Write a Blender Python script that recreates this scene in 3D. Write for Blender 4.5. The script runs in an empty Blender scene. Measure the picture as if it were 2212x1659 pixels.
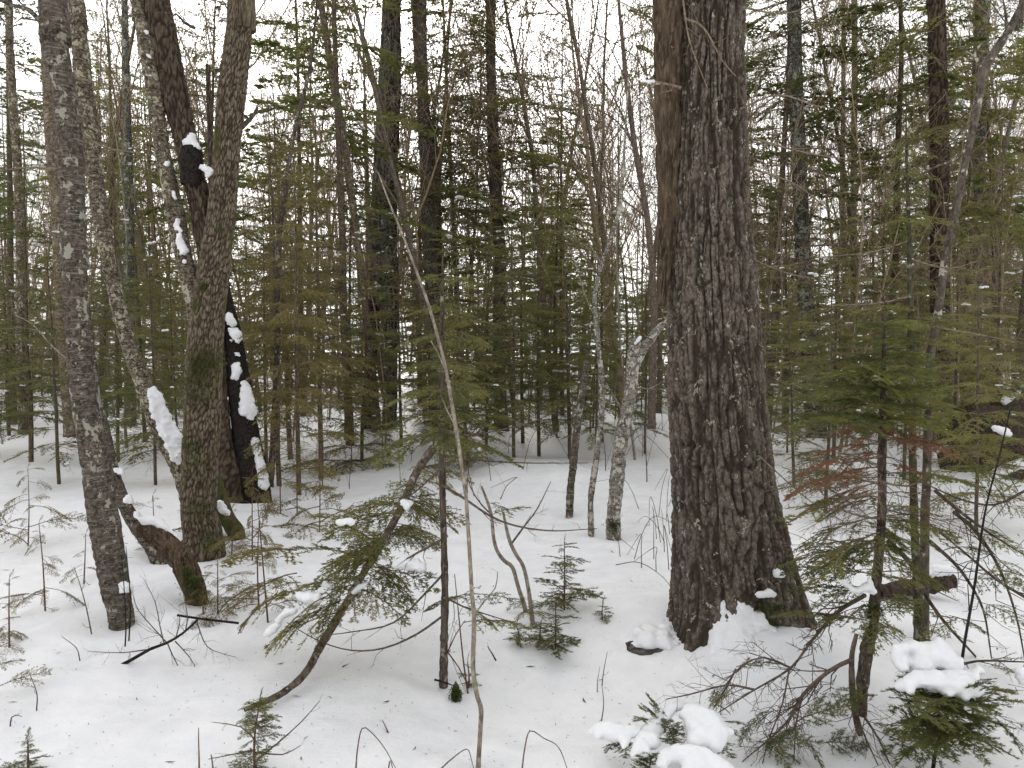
import bpy, math, numpy as np
from mathutils import Vector, Matrix

scene = bpy.context.scene
C = scene.collection
# ------------------------------------------------------------------ camera
PW, PH, F, HY, CAMH = 2212.0, 1659.0, 1661.0, 745.0, 1.55
PITCH = math.atan((PH/2-HY)/F)
cam_d = bpy.data.cameras.new('camera'); cam = bpy.data.objects.new('camera', cam_d); C.objects.link(cam)
cam_d.sensor_width = 36.0; cam_d.lens = F/PW*36.0; cam_d.clip_start = 0.05; cam_d.clip_end = 600
cam.location = (0, 0, CAMH); cam.rotation_euler = (math.pi/2-PITCH, 0, 0)
scene.camera = cam
# ------------------------------------------------------------------ sky
SUN_EL, SUN_AZ = math.radians(30), math.radians(-7)      # azimuth from +Y towards +X
world = bpy.data.worlds.new('World'); scene.world = world; world.use_nodes = True
wn = world.node_tree; wn.nodes.clear()
sky = wn.nodes.new('ShaderNodeTexSky'); sky.sky_type = 'NISHITA'; sky.sun_disc = False
sky.sun_elevation = SUN_EL; sky.sun_rotation = SUN_AZ; sky.air_density = 1.0; sky.dust_density = 6.0; sky.ozone_density = 1.0
hs = wn.nodes.new('ShaderNodeHueSaturation'); hs.inputs['Saturation'].default_value = 0.22
bg = wn.nodes.new('ShaderNodeBackground'); bg.inputs['Strength'].default_value = 0.12
wo = wn.nodes.new('ShaderNodeOutputWorld')
cloud = wn.nodes.new('ShaderNodeMix'); cloud.data_type = 'RGBA'; cloud.inputs[0].default_value = 0.78; cloud.inputs[7].default_value = (3.9, 3.9, 3.95, 1)   # an even cloud sheet over the sky
wn.links.new(sky.outputs[0], hs.inputs['Color']); wn.links.new(hs.outputs[0], cloud.inputs[6]); wn.links.new(cloud.outputs[2], bg.inputs[0]); wn.links.new(bg.outputs[0], wo.inputs[0])
# ------------------------------------------------------------------ sun behind thin cloud
sd = bpy.data.lights.new('sun', 'SUN'); sd.energy = 1.0; sd.angle = math.radians(20); sd.color = (1.0, 0.95, 0.87)
so = bpy.data.objects.new('sun', sd); C.objects.link(so)
sv = Vector((math.sin(SUN_AZ)*math.cos(SUN_EL), math.cos(SUN_AZ)*math.cos(SUN_EL), math.sin(SUN_EL)))
so.rotation_euler = sv.to_track_quat('Z', 'Y').to_euler(); so.location = (0, 0, 30)
# ------------------------------------------------------------------ exposure
scene.view_settings.view_transform = 'Standard'; scene.view_settings.look = 'None'
scene.view_settings.exposure = 1.45; scene.view_settings.gamma = 1.0; scene.view_settings.use_curve_mapping = False
scene.render.engine = 'CYCLES'
scene.cycles.use_denoising = True; scene.cycles.max_bounces = 5; scene.cycles.diffuse_bounces = 4
scene.cycles.transmission_bounces = 2; scene.cycles.use_adaptive_sampling = True; scene.cycles.adaptive_threshold = 0.02

# ================================================================== maths helpers
_perm = np.random.default_rng(11).random(65536)
def _h(i, j, k=0):
    i = np.asarray(i).astype(np.int64); j = np.asarray(j).astype(np.int64); k = np.asarray(k).astype(np.int64)
    return _perm[(i*73856093 ^ j*19349663 ^ k*83492791) & 65535]
def vnoise(x, y, z=0.0):
    x, y, z = np.broadcast_arrays(np.asarray(x, float), np.asarray(y, float), np.asarray(z, float))
    i, j, k = np.floor(x), np.floor(y), np.floor(z)
    a, b, c = x-i, y-j, z-k
    a = a*a*(3-2*a); b = b*b*(3-2*b); c = c*c*(3-2*c)
    r = 0
    for di in (0, 1):
        for dj in (0, 1):
            for dk in (0, 1):
                r = r + _h(i+di, j+dj, k+dk)*(a if di else 1-a)*(b if dj else 1-b)*(c if dk else 1-c)
    return r*2-1
def fbm(x, y, z=0.0, o=4):
    r = 0; a = 0.5
    for q in range(o):
        r = r + a*vnoise(x*2**q+q*17.3, y*2**q+q*5.1, z*2.0**q); a *= 0.5
    return r
def sstep(a, b, x):
    t = np.clip((x-a)/(b-a), 0, 1); return t*t*(3-2*t)
def worley(u, v, nu, seed=0):
    iu, iv = np.floor(u), np.floor(v)
    f1 = np.full(u.shape, 9.0); f2 = np.full(u.shape, 9.0); cid = np.zeros(u.shape)
    for du in (-1, 0, 1):
        for dv in (-1, 0, 1):
            cu, cv = iu+du, iv+dv; wu = np.mod(cu, nu)
            px = cu+_h(wu, cv, seed+1); py = cv+_h(wu, cv, seed+2)
            d = (u-px)**2+(v-py)**2
            m = d < f1
            f2 = np.where(m, f1, np.minimum(f2, d)); cid = np.where(m, _h(wu, cv, seed+3), cid); f1 = np.where(m, d, f1)
    return np.sqrt(f1), np.sqrt(f2), cid

cp, sp = math.cos(PITCH), math.sin(PITCH)
def ray(px, py):
    cx, cy = (px-PW/2)/F, -(py-PH/2)/F
    return np.array([cx, cp+cy*sp, cy*cp-sp])
def P(px, py, Y):
    d = ray(px, py); return np.array([0, 0, CAMH])+d*(Y/d[1])
def proj(p):
    x, y, z = p[0], p[1], p[2]-CAMH
    fw = y*cp-z*sp; up = y*sp+z*cp
    return PW/2+F*x/fw, PH/2-F*up/fw
MOUNDS = []
_pr = np.random.default_rng(5)
PITS = [( _pr.uniform(-3, 3), _pr.uniform(2.4, 8), _pr.uniform(.03, .09), _pr.uniform(.004, .028)) for _ in range(420)]
def ground(x, y):
    x = np.asarray(x, float); y = np.asarray(y, float)
    r = np.sqrt(x*x+y*y)
    z = 0.16*fbm(x*0.16+3.1, y*0.16+9.2, 0, 3)*sstep(2, 9, r) + 0.075*fbm(x*0.75+1.7, y*0.75+4.4, 0.5, 3) + 0.028*fbm(x*4.1, y*4.1, 2.2, 4)
    z = z+0.3*sstep(18, 60, y)
    for mx, my, mr, mh in MOUNDS:
        z = z+mh*np.exp(-((x-mx)**2+(y-my)**2)/(mr*mr))
    return z
def gz(x, y): return float(ground(np.array([x]), np.array([y]))[0])
def gp(px, py):
    d = ray(px, py); o = np.array([0, 0, CAMH]); t = 2.0
    ts = np.concatenate([np.arange(1.5, 14, 0.02), np.arange(14, 90, 0.1)])
    pts = o[None]+d[None]*ts[:, None]
    below = pts[:, 2] < ground(pts[:, 0], pts[:, 1])
    i = int(np.argmax(below)) if below.any() else len(ts)-1
    return pts[i]

# ================================================================== mesh helpers
class Geo:
    def __init__(s): s.v = []; s.f = []; s.m = []; s.n = 0; s.attr = None
    def add(s, vf, mat=0):
        v, f = vf
        if len(v) == 0: return s
        s.v.append(np.asarray(v, float)); s.f.append(np.asarray(f, np.int64)+s.n); s.m.append(np.full(len(f), mat, np.int32)); s.n += len(v); return s
    def arrays(s):
        return np.concatenate(s.v), np.concatenate(s.f), np.concatenate(s.m)
    def mesh(s, name, mats, off=None, smooth=True, attr=None):
        v, f, m = s.arrays()
        if off is not None: v = v-np.asarray(off)
        me = bpy.data.meshes.new(name)
        me.vertices.add(len(v)); me.vertices.foreach_set('co', v.astype(np.float32).ravel())
        k = f.shape[1]
        me.loops.add(len(f)*k); me.loops.foreach_set('vertex_index', f.astype(np.int32).ravel())
        me.polygons.add(len(f)); me.polygons.foreach_set('loop_start', np.arange(0, len(f)*k, k, dtype=np.int32))
        for mt in mats: me.materials.append(mt)
        if len(mats) > 1: me.polygons.foreach_set('material_index', m)
        me.polygons.foreach_set('use_smooth', np.full(len(f), smooth, bool))
        if attr is not None:
            a = me.attributes.new('plate', 'FLOAT', 'POINT'); a.data.foreach_set('value', attr.astype(np.float32))
        me.update(calc_edges=True)
        return me
def link(name, me, parent=None, loc=None):
    o = bpy.data.objects.new(name, me); C.objects.link(o)
    if parent is not None: o.parent = parent
    if loc is not None: o.location = loc
    return o
def part(name, geo, mats, parent, smooth=True, attr=None):
    """a mesh built in world coordinates, hung under a thing (or a part of it)"""
    if not isinstance(mats, (list, tuple)): mats = [mats]
    attr = geo.attr if attr is None else attr
    off = list(parent['_o']); o = link(name, geo.mesh(name, mats, off, smooth, attr), parent); o['_o'] = off
    return o
def tag(o, label, cat, group=None, kind=None):
    if label: o['label'] = label
    if cat: o['category'] = cat
    if group: o['group'] = group
    if kind: o['kind'] = kind
    return o
def thing(name, label, cat, loc, group=None):
    o = bpy.data.objects.new(name, None); C.objects.link(o); o.empty_display_size = 0.1
    o.location = [float(q) for q in loc]; o['_o'] = [float(q) for q in loc]
    return tag(o, label, cat, group)
def solo(name, geo, mats, label, cat, group=None, kind=None, smooth=True, attr=None):
    v = np.concatenate(geo.v); off = v.mean(0); off[2] = v[:, 2].min()
    if not isinstance(mats, (list, tuple)): mats = [mats]
    o = link(name, geo.mesh(name, mats, off, smooth, attr), None, off)
    return tag(o, label, cat, group, kind)

_fc = {}
def tubefaces(N, n, cap):
    key = (N, n, cap)
    if key not in _fc:
        i = np.arange(N-1)[:, None]; j = np.arange(n)[None]; j2 = (j+1) % n
        a = i*n+j; b = i*n+j2; c = (i+1)*n+j2; d = (i+1)*n+j
        f = np.concatenate([np.stack([a, b, c], -1).reshape(-1, 3), np.stack([a, c, d], -1).reshape(-1, 3)])
        if cap:
            jj = np.arange(n); e = np.stack([(N-1)*n+jj, (N-1)*n+(jj+1) % n, np.full(n, N*n)], -1); f = np.concatenate([f, e])
        _fc[key] = f
    return _fc[key]
def frames(p):
    T = np.gradient(p, axis=0); T /= np.linalg.norm(T, axis=1, keepdims=True)+1e-12
    m = np.abs(T.mean(0)); ref = np.eye(3)[int(np.argmin(m))]
    U = np.cross(T, ref); U /= np.linalg.norm(U, axis=1, keepdims=True)+1e-12
    return T, U, np.cross(T, U)
def tube(p, r, n=5, cap=True):
    p = np.asarray(p, float); r = np.broadcast_to(np.asarray(r, float), (len(p),))
    T, U, V = frames(p); a = np.arange(n)*2*math.pi/n
    v = p[:, None]+r[:, None, None]*(np.cos(a)[None, :, None]*U[:, None]+np.sin(a)[None, :, None]*V[:, None])
    v = v.reshape(-1, 3)
    if cap: v = np.concatenate([v, (p[-1]+T[-1]*r[-1]*0.6)[None]])
    return v, tubefaces(len(p), n, cap)
def smooth_line(p, step):
    """Catmull-Rom through the rows of p (any columns), resampled near step (first three columns are metres)"""
    p = np.asarray(p, float)
    if len(p) == 2:
        L = np.linalg.norm(p[1, :3]-p[0, :3]); k = max(2, int(L/step)+1)
        t = np.linspace(0, 1, k)[:, None]; return p[0]*(1-t)+p[1]*t
    q = np.concatenate([[2*p[0]-p[1]], p, [2*p[-1]-p[-2]]]); out = []
    for i in range(len(p)-1):
        a, b, c, d = q[i:i+4]; L = np.linalg.norm(c[:3]-b[:3]); k = max(1, int(math.ceil(L/step)))
        t = (np.arange(k)/k)[:, None]
        out.append(0.5*(2*b+(c-a)*t+(2*a-5*b+4*c-d)*t*t+(3*b-a-3*c+d)*t**3))
    out.append(p[-1:]); return np.concatenate(out)
def xform(vf, M, T):
    return np.asarray(vf[0])@M.T+T, vf[1]
def basis(d, roll=0.0, up=(0, 0, 1)):
    """matrix whose x column is d, z column near up"""
    x = d/np.linalg.norm(d); z = np.asarray(up, float); z = z-x*np.dot(x, z)
    if np.linalg.norm(z) < 1e-3: z = np.array([0, 1.0, 0])-x*x[1]
    z /= np.linalg.norm(z); y = np.cross(z, x)
    c, s = math.cos(roll), math.sin(roll)
    return np.stack([x, y*c+z*s, z*c-y*s], 1)

# ================================================================== materials
def nodes_of(name):
    m = bpy.data.materials.new(name); m.use_nodes = True; nt = m.node_tree
    b = nt.nodes['Principled BSDF']; return m, nt, b
def N(nt, kind, **kw):
    n = nt.nodes.new(kind)
    for k, v in kw.items():
        if k in n.inputs: n.inputs[k].default_value = v
        else: setattr(n, k, v)
    return n
def mixc(nt, fac, a, b):
    m = nt.nodes.new('ShaderNodeMix'); m.data_type = 'RGBA'
    for sock, val in ((0, fac), (6, a), (7, b)):
        if hasattr(val, 'links'): nt.links.new(val, m.inputs[sock])
        else: m.inputs[sock].default_value = val if sock == 0 else (*val[:3], 1)
    return m.outputs[2]
def ramp(nt, src, lo, hi):
    r = N(nt, 'ShaderNodeMapRange'); r.interpolation_type = 'SMOOTHSTEP'
    r.inputs[1].default_value = lo; r.inputs[2].default_value = hi; nt.links.new(src, r.inputs[0]); return r.outputs[0]
def coords(nt, sx, sy, sz, rnd=True):
    tc = nt.nodes.new('ShaderNodeTexCoord'); mp = nt.nodes.new('ShaderNodeMapping'); mp.inputs['Scale'].default_value = (sx, sy, sz)
    nt.links.new(tc.outputs['Object'], mp.inputs['Vector'])
    if rnd:
        oi = nt.nodes.new('ShaderNodeObjectInfo'); mu = N(nt, 'ShaderNodeMath', operation='MULTIPLY'); mu.inputs[1].default_value = 37.0
        nt.links.new(oi.outputs['Random'], mu.inputs[0]); nt.links.new(mu.outputs[0], mp.inputs['Location'])
    return mp.outputs[0]
def noise(nt, vec, scale, detail=4, rough=0.55):
    n = N(nt, 'ShaderNodeTexNoise', Scale=scale, Detail=detail, Roughness=rough); nt.links.new(vec, n.inputs['Vector']); return n.outputs[0]
def bark(name, c1, c2, c3, scale=30, stretch=0.25, bump=0.6, lichen=None, la=0.6, ls=9, moss=None, ma=0.6, msc=4, band=None, bd=0.01, plate=False):
    m, nt, b = nodes_of(name); L = nt.links.new
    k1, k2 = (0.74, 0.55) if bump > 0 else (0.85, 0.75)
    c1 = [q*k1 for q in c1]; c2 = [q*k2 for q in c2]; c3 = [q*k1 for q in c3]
    if lichen: lichen = [lichen[0]*0.85, lichen[1]*0.82, lichen[2]*0.76]
    if band: band = [q*0.8 for q in band]
    v = coords(nt, 1, 1, stretch); n1 = noise(nt, v, scale, 5 if bump > 0 else 2, 0.65)
    vo = N(nt, 'ShaderNodeTexVoronoi', Scale=scale*1.2); vo.feature = 'F1'; L(v, vo.inputs['Vector'])
    col = mixc(nt, ramp(nt, n1, 0.32, 0.66), c2, c1)
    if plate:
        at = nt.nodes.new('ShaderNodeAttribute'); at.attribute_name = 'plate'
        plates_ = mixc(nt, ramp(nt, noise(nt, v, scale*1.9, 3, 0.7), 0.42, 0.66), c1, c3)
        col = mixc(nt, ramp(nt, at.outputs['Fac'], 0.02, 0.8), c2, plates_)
    else:
        col = mixc(nt, ramp(nt, noise(nt, v, scale*1.9, 3, 0.7), 0.50, 0.66), col, c3)
    if band:
        vb = coords(nt, 1, 1, 7.0); nb = noise(nt, vb, 13, 5, 0.75); col = mixc(nt, ramp(nt, nb, 0.53, 0.60), col, band)
    if lichen:
        vl = coords(nt, 1, 1, 0.8); nl = noise(nt, vl, ls, 4, 0.7); nl2 = noise(nt, vl, ls*4, 2)
        ad = N(nt, 'ShaderNodeMath', operation='MULTIPLY_ADD'); ad.inputs[1].default_value = 0.35; L(nl2, ad.inputs[0]); L(nl, ad.inputs[2])
        col = mixc(nt, ramp(nt, ad.outputs[0], la+0.16, la+0.22), col, lichen)
    if moss:
        vm = coords(nt, 1, 1, 0.5); nm = noise(nt, vm, msc, 6, 0.65); col = mixc(nt, ramp(nt, nm, ma, ma+0.1), col, moss)
    L(col, b.inputs['Base Color']); b.inputs['Roughness'].default_value = 0.95; b.inputs['Specular IOR Level'].default_value = 0.15
    if bump <= 0: return m
    bp = N(nt, 'ShaderNodeBump', Strength=bump, Distance=bd); L(n1, bp.inputs['Height'])
    bp2 = N(nt, 'ShaderNodeBump', Strength=bump*0.7, Distance=bd); L(vo.outputs['Distance'], bp2.inputs['Height']); bp2.invert = True
    L(bp.outputs[0], bp2.inputs['Normal']); L(bp2.outputs[0], b.inputs['Normal'])
    return m
def leafmat(name, c1, c2, trans=0.3):
    m, nt, b = nodes_of(name); L = nt.links.new
    oi = nt.nodes.new('ShaderNodeObjectInfo'); v = coords(nt, 1, 1, 1); n1 = noise(nt, v, 3.5, 1)
    ad = N(nt, 'ShaderNodeMath', operation='MULTIPLY_ADD'); ad.inputs[1].default_value = 0.45; L(oi.outputs['Random'], ad.inputs[0]); L(n1, ad.inputs[2])
    col = mixc(nt, ramp(nt, ad.outputs[0], 0.4, 1.0), c1, c2)
    L(col, b.inputs['Base Color']); b.inputs['Roughness'].default_value = 0.6; b.inputs['Specular IOR Level'].default_value = 0.25
    tr = nt.nodes.new('ShaderNodeBsdfTranslucent'); L(col, tr.inputs['Color']); mx = nt.nodes.new('ShaderNodeMixShader'); mx.inputs[0].default_value = trans
    out = nt.nodes['Material Output']; L(b.outputs[0], mx.inputs[1]); L(tr.outputs[0], mx.inputs[2]); L(mx.outputs[0], out.inputs[0])
    return m
def snowmat(name, rough=0.55, bump=0.25, sc=60):
    m, nt, b = nodes_of(name); L = nt.links.new
    tc = nt.nodes.new('ShaderNodeTexCoord')
    n1 = noise(nt, tc.outputs['Object'], sc, 5, 0.7); n2 = noise(nt, tc.outputs['Object'], 7, 4)
    col = mixc(nt, ramp(nt, n2, 0.3, 0.75), (0.76, 0.765, 0.775), (0.83, 0.83, 0.835)); L(col, b.inputs['Base Color'])
    b.inputs['Roughness'].default_value = rough; b.inputs['Specular IOR Level'].default_value = 0.3
    bp = N(nt, 'ShaderNodeBump', Strength=bump, Distance=0.01); L(n1, bp.inputs['Height'])
    bp2 = N(nt, 'ShaderNodeBump', Strength=bump, Distance=0.03); L(n2, bp2.inputs['Height']); L(bp.outputs[0], bp2.inputs['Normal']); L(bp2.outputs[0], b.inputs['Normal'])
    return m
M = {}
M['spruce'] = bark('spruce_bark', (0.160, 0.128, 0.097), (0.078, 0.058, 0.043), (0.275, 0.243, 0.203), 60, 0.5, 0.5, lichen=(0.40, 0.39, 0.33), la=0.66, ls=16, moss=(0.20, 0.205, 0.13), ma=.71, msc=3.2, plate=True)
M['birch'] = bark('lichen_birch_bark', (0.13, 0.105, 0.082), (0.05, 0.038, 0.029), (0.20, 0.17, 0.138), 30, 0.8, 0.6, lichen=(0.34, 0.335, 0.295), la=0.59, ls=8, band=(0.215, 0.19, 0.16))
M['yellowbirch'] = bark('scaly_birch_bark', (0.22, 0.18, 0.125), (0.05, 0.038, 0.026), (0.36, 0.32, 0.25), 30, 1.2, 0.6, lichen=(0.40, 0.38, 0.30), la=0.58, ls=12, band=(0.045, 0.032, 0.022))
M['maple'] = bark('furrowed_maple_bark', (0.20, 0.155, 0.105), (0.07, 0.048, 0.031), (0.35, 0.29, 0.215), 60, 0.22, 0.6, moss=(0.055, 0.065, 0.018), ma=0.56, msc=5, plate=True)
M['mossbark'] = bark('mossy_bark', (0.10, 0.085, 0.05), (0.045, 0.035, 0.022), (0.16, 0.13, 0.09), 40, 0.4, 0.8, moss=(0.06, 0.075, 0.02), ma=0.44, msc=7)
M['darkmaple'] = bark('dark_furrowed_bark', (0.12, 0.09, 0.064), (0.045, 0.032, 0.022), (0.19, 0.145, 0.105), 40, 0.25, 0.6, moss=(0.05, 0.055, 0.02), ma=0.6, plate=True)
M['snag'] = bark('weathered_snag_bark', (0.125, 0.11, 0.094), (0.04, 0.032, 0.026), (0.21, 0.19, 0.165), 38, 0.12, 0.6, lichen=(0.34, 0.37, 0.31), la=0.64, ls=7, plate=True)
M['dark'] = bark('dark_conifer_bark', (0.125, 0.098, 0.076), (0.055, 0.042, 0.033), (0.18, 0.15, 0.12), 36, 0.4, 0.6, lichen=(0.28, 0.28, 0.24), la=0.62, ls=9)
M['fardark'] = bark('far_conifer_bark', (0.14, 0.11, 0.078), (0.07, 0.053, 0.038), (0.20, 0.165, 0.12), 30, 0.4, 0)
M['farpole'] = bark('far_grey_bark', (0.20, 0.17, 0.135), (0.10, 0.08, 0.062), (0.26, 0.23, 0.19), 24, 0.8, 0)
M['fartwig'] = bark('far_twig_bark', (0.32, 0.24, 0.155), (0.20, 0.148, 0.095), (0.39, 0.305, 0.21), 30, 0.8, 0)
M['greybark'] = bark('grey_lichen_bark', (0.12, 0.115, 0.095), (0.05, 0.043, 0.034), (0.20, 0.195, 0.17), 26, 0.9, 0.5, lichen=(0.33, 0.35, 0.31), la=0.55, ls=9)
M['tan'] = bark('tan_birch_bark', (0.25, 0.195, 0.135), (0.10, 0.072, 0.05), (0.33, 0.27, 0.20), 20, 1.5, 0.4, band=(0.085, 0.062, 0.042), lichen=(0.32, 0.31, 0.26), la=.62)
M['pale'] = bark('pale_sapling_bark', (0.38, 0.33, 0.255), (0.22, 0.185, 0.14), (0.47, 0.42, 0.34), 40, 0.6, 0.3, lichen=(0.42, 0.40, 0.35), la=0.62, ls=10)
M['greymaple'] = bark('grey_maple_bark', (0.165, 0.14, 0.108), (0.085, 0.068, 0.052), (0.215, 0.19, 0.155), 30, 0.6, 0.4, lichen=(0.50, 0.49, 0.44), la=0.63, ls=7)
M['paper'] = bark('white_birch_bark', (0.33, 0.30, 0.255), (0.10, 0.08, 0.06), (0.42, 0.40, 0.35), 24, 1.6, 0.5, lichen=(0.50, 0.49, 0.45), la=0.55, ls=11, band=(0.08, 0.065, 0.05), moss=(0.10, 0.10, 0.04), ma=0.62)
M['twig'] = bark('grey_brown_twig_bark', (0.155, 0.12, 0.092), (0.085, 0.063, 0.048), (0.20, 0.16, 0.13), 40, 0.8, 0)
M['deadtwig'] = bark('dead_twig_bark', (0.28, 0.215, 0.148), (0.165, 0.125, 0.085), (0.35, 0.285, 0.21), 40, 0.8, 0)
M['redtwig'] = bark('red_brown_twig_bark', (0.15, 0.085, 0.062), (0.09, 0.05, 0.038), (0.20, 0.125, 0.09), 40, 0.8, 0)
M['black'] = bark('wet_black_bark', (0.035, 0.028, 0.024), (0.015, 0.012, 0.01), (0.055, 0.045, 0.04), 40, 0.6, 0.5)
M['rot'] = bark('rotten_brown_wood', (0.16, 0.108, 0.07), (0.06, 0.04, 0.028), (0.25, 0.185, 0.13), 50, 0.1, 1.0)
M['straw'] = bark('dead_stem_bark', (0.26, 0.18, 0.13), (0.15, 0.095, 0.07), (0.33, 0.25, 0.19), 40, 0.8, 0.2)
M['fir'] = leafmat('fir_needles', (0.085, 0.106, 0.030), (0.225, 0.232, 0.064), 0.5)
M['hemlock'] = leafmat('hemlock_needles', (0.105, 0.122, 0.034), (0.250, 0.250, 0.074), 0.5)
M['cedar'] = leafmat('cedar_foliage', (0.130, 0.120, 0.038), (0.255, 0.216, 0.072), 0.5)
M['neardark'] = leafmat('near_fir_needles', (0.075, 0.10, 0.03), (0.18, 0.185, 0.06), 0.45)
M['rust'] = leafmat('rusty_dead_needles', (0.20, 0.085, 0.045), (0.28, 0.14, 0.075), 0.2)
M['snow'] = snowmat('snow_surface', .55, .4, 70); M['snowclump'] = snowmat('snow_clump_surface', 0.6, 0.2, 90)
M['moss'] = leafmat('moss_tufts', (0.05, 0.068, 0.015), (0.09, 0.105, 0.03), 0.1)
M['rock'] = bark('rock_face', (0.13, 0.115, 0.095), (0.04, 0.033, 0.027), (0.2, 0.18, 0.16), 14, 1, 0.8)
M['litter'] = bark('forest_litter', (0.10, 0.065, 0.045), (0.05, 0.035, 0.025), (0.15, 0.1, 0.07), 40, 1, 0.2)
M['orangeleaf'] = leafmat('dead_leaf', (0.30, 0.16, 0.07), (0.36, 0.2, 0.09))

# ================================================================== foliage
def needles(rng, A, B, nrm, spacing, ln, w, ang=62, lift=0.25, sides=(1, -1)):
    """flat needle triangles along the twig segments A-B"""
    A = np.asarray(A, float); B = np.asarray(B, float)
    if len(A) == 0: return np.zeros((0, 3)), np.zeros((0, 3), int)
    L = np.linalg.norm(B-A, axis=1); cnt = np.maximum(2, (L/spacing).astype(int)); idx = np.repeat(np.arange(len(A)), cnt)
    k = len(idx); out = []
    for s in sides:
        t = rng.random(k); ax = (B-A)[idx]/L[idx][:, None]
        side = np.cross(nrm[idx], ax); side /= np.linalg.norm(side, axis=1, keepdims=True)+1e-9
        a = np.radians(ang+rng.normal(0, 10, k))*(1-0.35*t); up = nrm[idx]*(lift*rng.normal(0.3, 0.8, k))[:, None]
        d = ax*np.cos(a)[:, None]+side*(s*np.sin(a))[:, None]+up
        d /= np.linalg.norm(d, axis=1, keepdims=True)
        b = A[idx]+(B-A)[idx]*t[:, None]; l = ln*(0.65+0.5*rng.random(k))
        hw = ax*(w*0.5)+nrm[idx]*(rng.normal(0, 0.3, k)*w)[:, None]
        out.append(np.stack([b-hw, b+hw, b+d*l[:, None]], 1).reshape(-1, 3))
    v = np.concatenate(out); return v, np.arange(len(v)).reshape(-1, 3)
def spray(seed, nl=15, latr=0.42, droop=0.12, sub=0, spacing=0.022, ln=0.036, w=0.011, hang=0.05, r0=0.008, lift=0.25, bare=0.12, fwd=55):
    """a one metre conifer bough along +x: (wood, leaf)"""
    rng = np.random.default_rng(seed); t = np.linspace(0, 1, 8)
    wob = np.cumsum(rng.normal(0, 0.012, (8, 2)), 0)
    ax = np.stack([t, wob[:, 0], 0.05*np.sin(t*2.5)-droop*t**1.8+wob[:, 1]*0.5], 1)
    wood = Geo(); wood.add(tube(ax, r0*(1-0.85*t), 3)); SA, SB, NN = [], [], []
    def axp(u): return np.array([np.interp(u, t, ax[:, q]) for q in range(3)])
    for i in range(6): SA.append(axp(max(bare, i/6))); SB.append(axp((i+1)/6+1e-3)); NN.append([0, 0, 1])
    for i in range(nl):
        for s in (1, -1):
            if rng.random() < 0.10: continue
            u = bare+(1-bare)*(i+0.5+rng.uniform(-.35, .35))/nl; p = axp(min(u, 0.985))
            l = latr*(1-u)**0.75*rng.uniform(0.6, 1.15)*min(1, 0.45+u*2.2)+0.03
            a = math.radians(fwd+rng.normal(0, 9))*(1-0.3*u)
            d = np.array([math.cos(a), s*math.sin(a), rng.normal(-hang, 0.08)])
            mid = p+d*l*0.5; q = p+d*l+np.array([0.06*l, 0, -hang*l])
            n = np.array([rng.normal(0, .15), rng.normal(0, .15), 1.0]); n /= np.linalg.norm(n)
            wood.add(tube(np.stack([p, mid, q]), [r0*0.45, r0*0.3, r0*0.12], 3, False))
            SA += [p, mid]; SB += [mid, q]; NN += [n, n]
            for j in range(sub):
                uu = (j+0.7)/(sub+0.6); pp = p+(q-p)*uu; s2 = 1 if j % 2 else -1
                a2 = a*s+s2*math.radians(48); l2 = l*0.42*(1-uu*0.6)*rng.uniform(0.7, 1.2)
                qq = pp+np.array([math.cos(a2), math.sin(a2), rng.normal(-hang, 0.1)])*l2
                SA.append(pp); SB.append(qq); NN.append(n)
    leaf = Geo(); leaf.add(needles(rng, SA, SB, np.array(NN), spacing, ln, w, lift=lift))
    return wood.arrays()[:2], leaf.arrays()[:2]
def deadspray(seed, nl=9, latr=0.4, droop=0.15, r0=0.008, sub=2, up=0.0):
    rng = np.random.default_rng(seed); t = np.linspace(0, 1, 7); wob = np.cumsum(rng.normal(0, 0.022, (7, 2)), 0)
    ax = np.stack([t, wob[:, 0], 0.06*np.sin(t*3)-droop*t**2+wob[:, 1]], 1); g = Geo(); g.add(tube(ax, r0*(1-0.8*t), 3))
    for i in range(nl):
        for s in (1, -1):
            if rng.random() < 0.25: continue
            u = 0.15+0.83*(i+rng.random())/nl; p = np.array([np.interp(u, t, ax[:, q]) for q in range(3)])
            l = latr*(1.05-u)*rng.uniform(0.4, 1.2); a = math.radians(50+rng.normal(0, 14))
            d = np.array([math.cos(a), s*math.sin(a), rng.normal(up-0.1, 0.25)]); m = p+d*l*0.5+rng.normal(0, 0.04*l, 3); q = p+d*l+np.array([0, 0, -0.1*l])
            g.add(tube(np.stack([p, m, q]), [r0*0.4, r0*0.3, r0*0.15], 3, False))
            for j in range(sub):
                pp = p+(q-p)*rng.uniform(0.3, 0.9); d2 = d+rng.normal(0, 0.6, 3); qq = pp+d2/np.linalg.norm(d2)*l*rng.uniform(0.2, 0.5)
                g.add(tube(np.stack([pp, qq]), [r0*0.25, r0*0.12], 3, False))
    return g.arrays()[:2]
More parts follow.
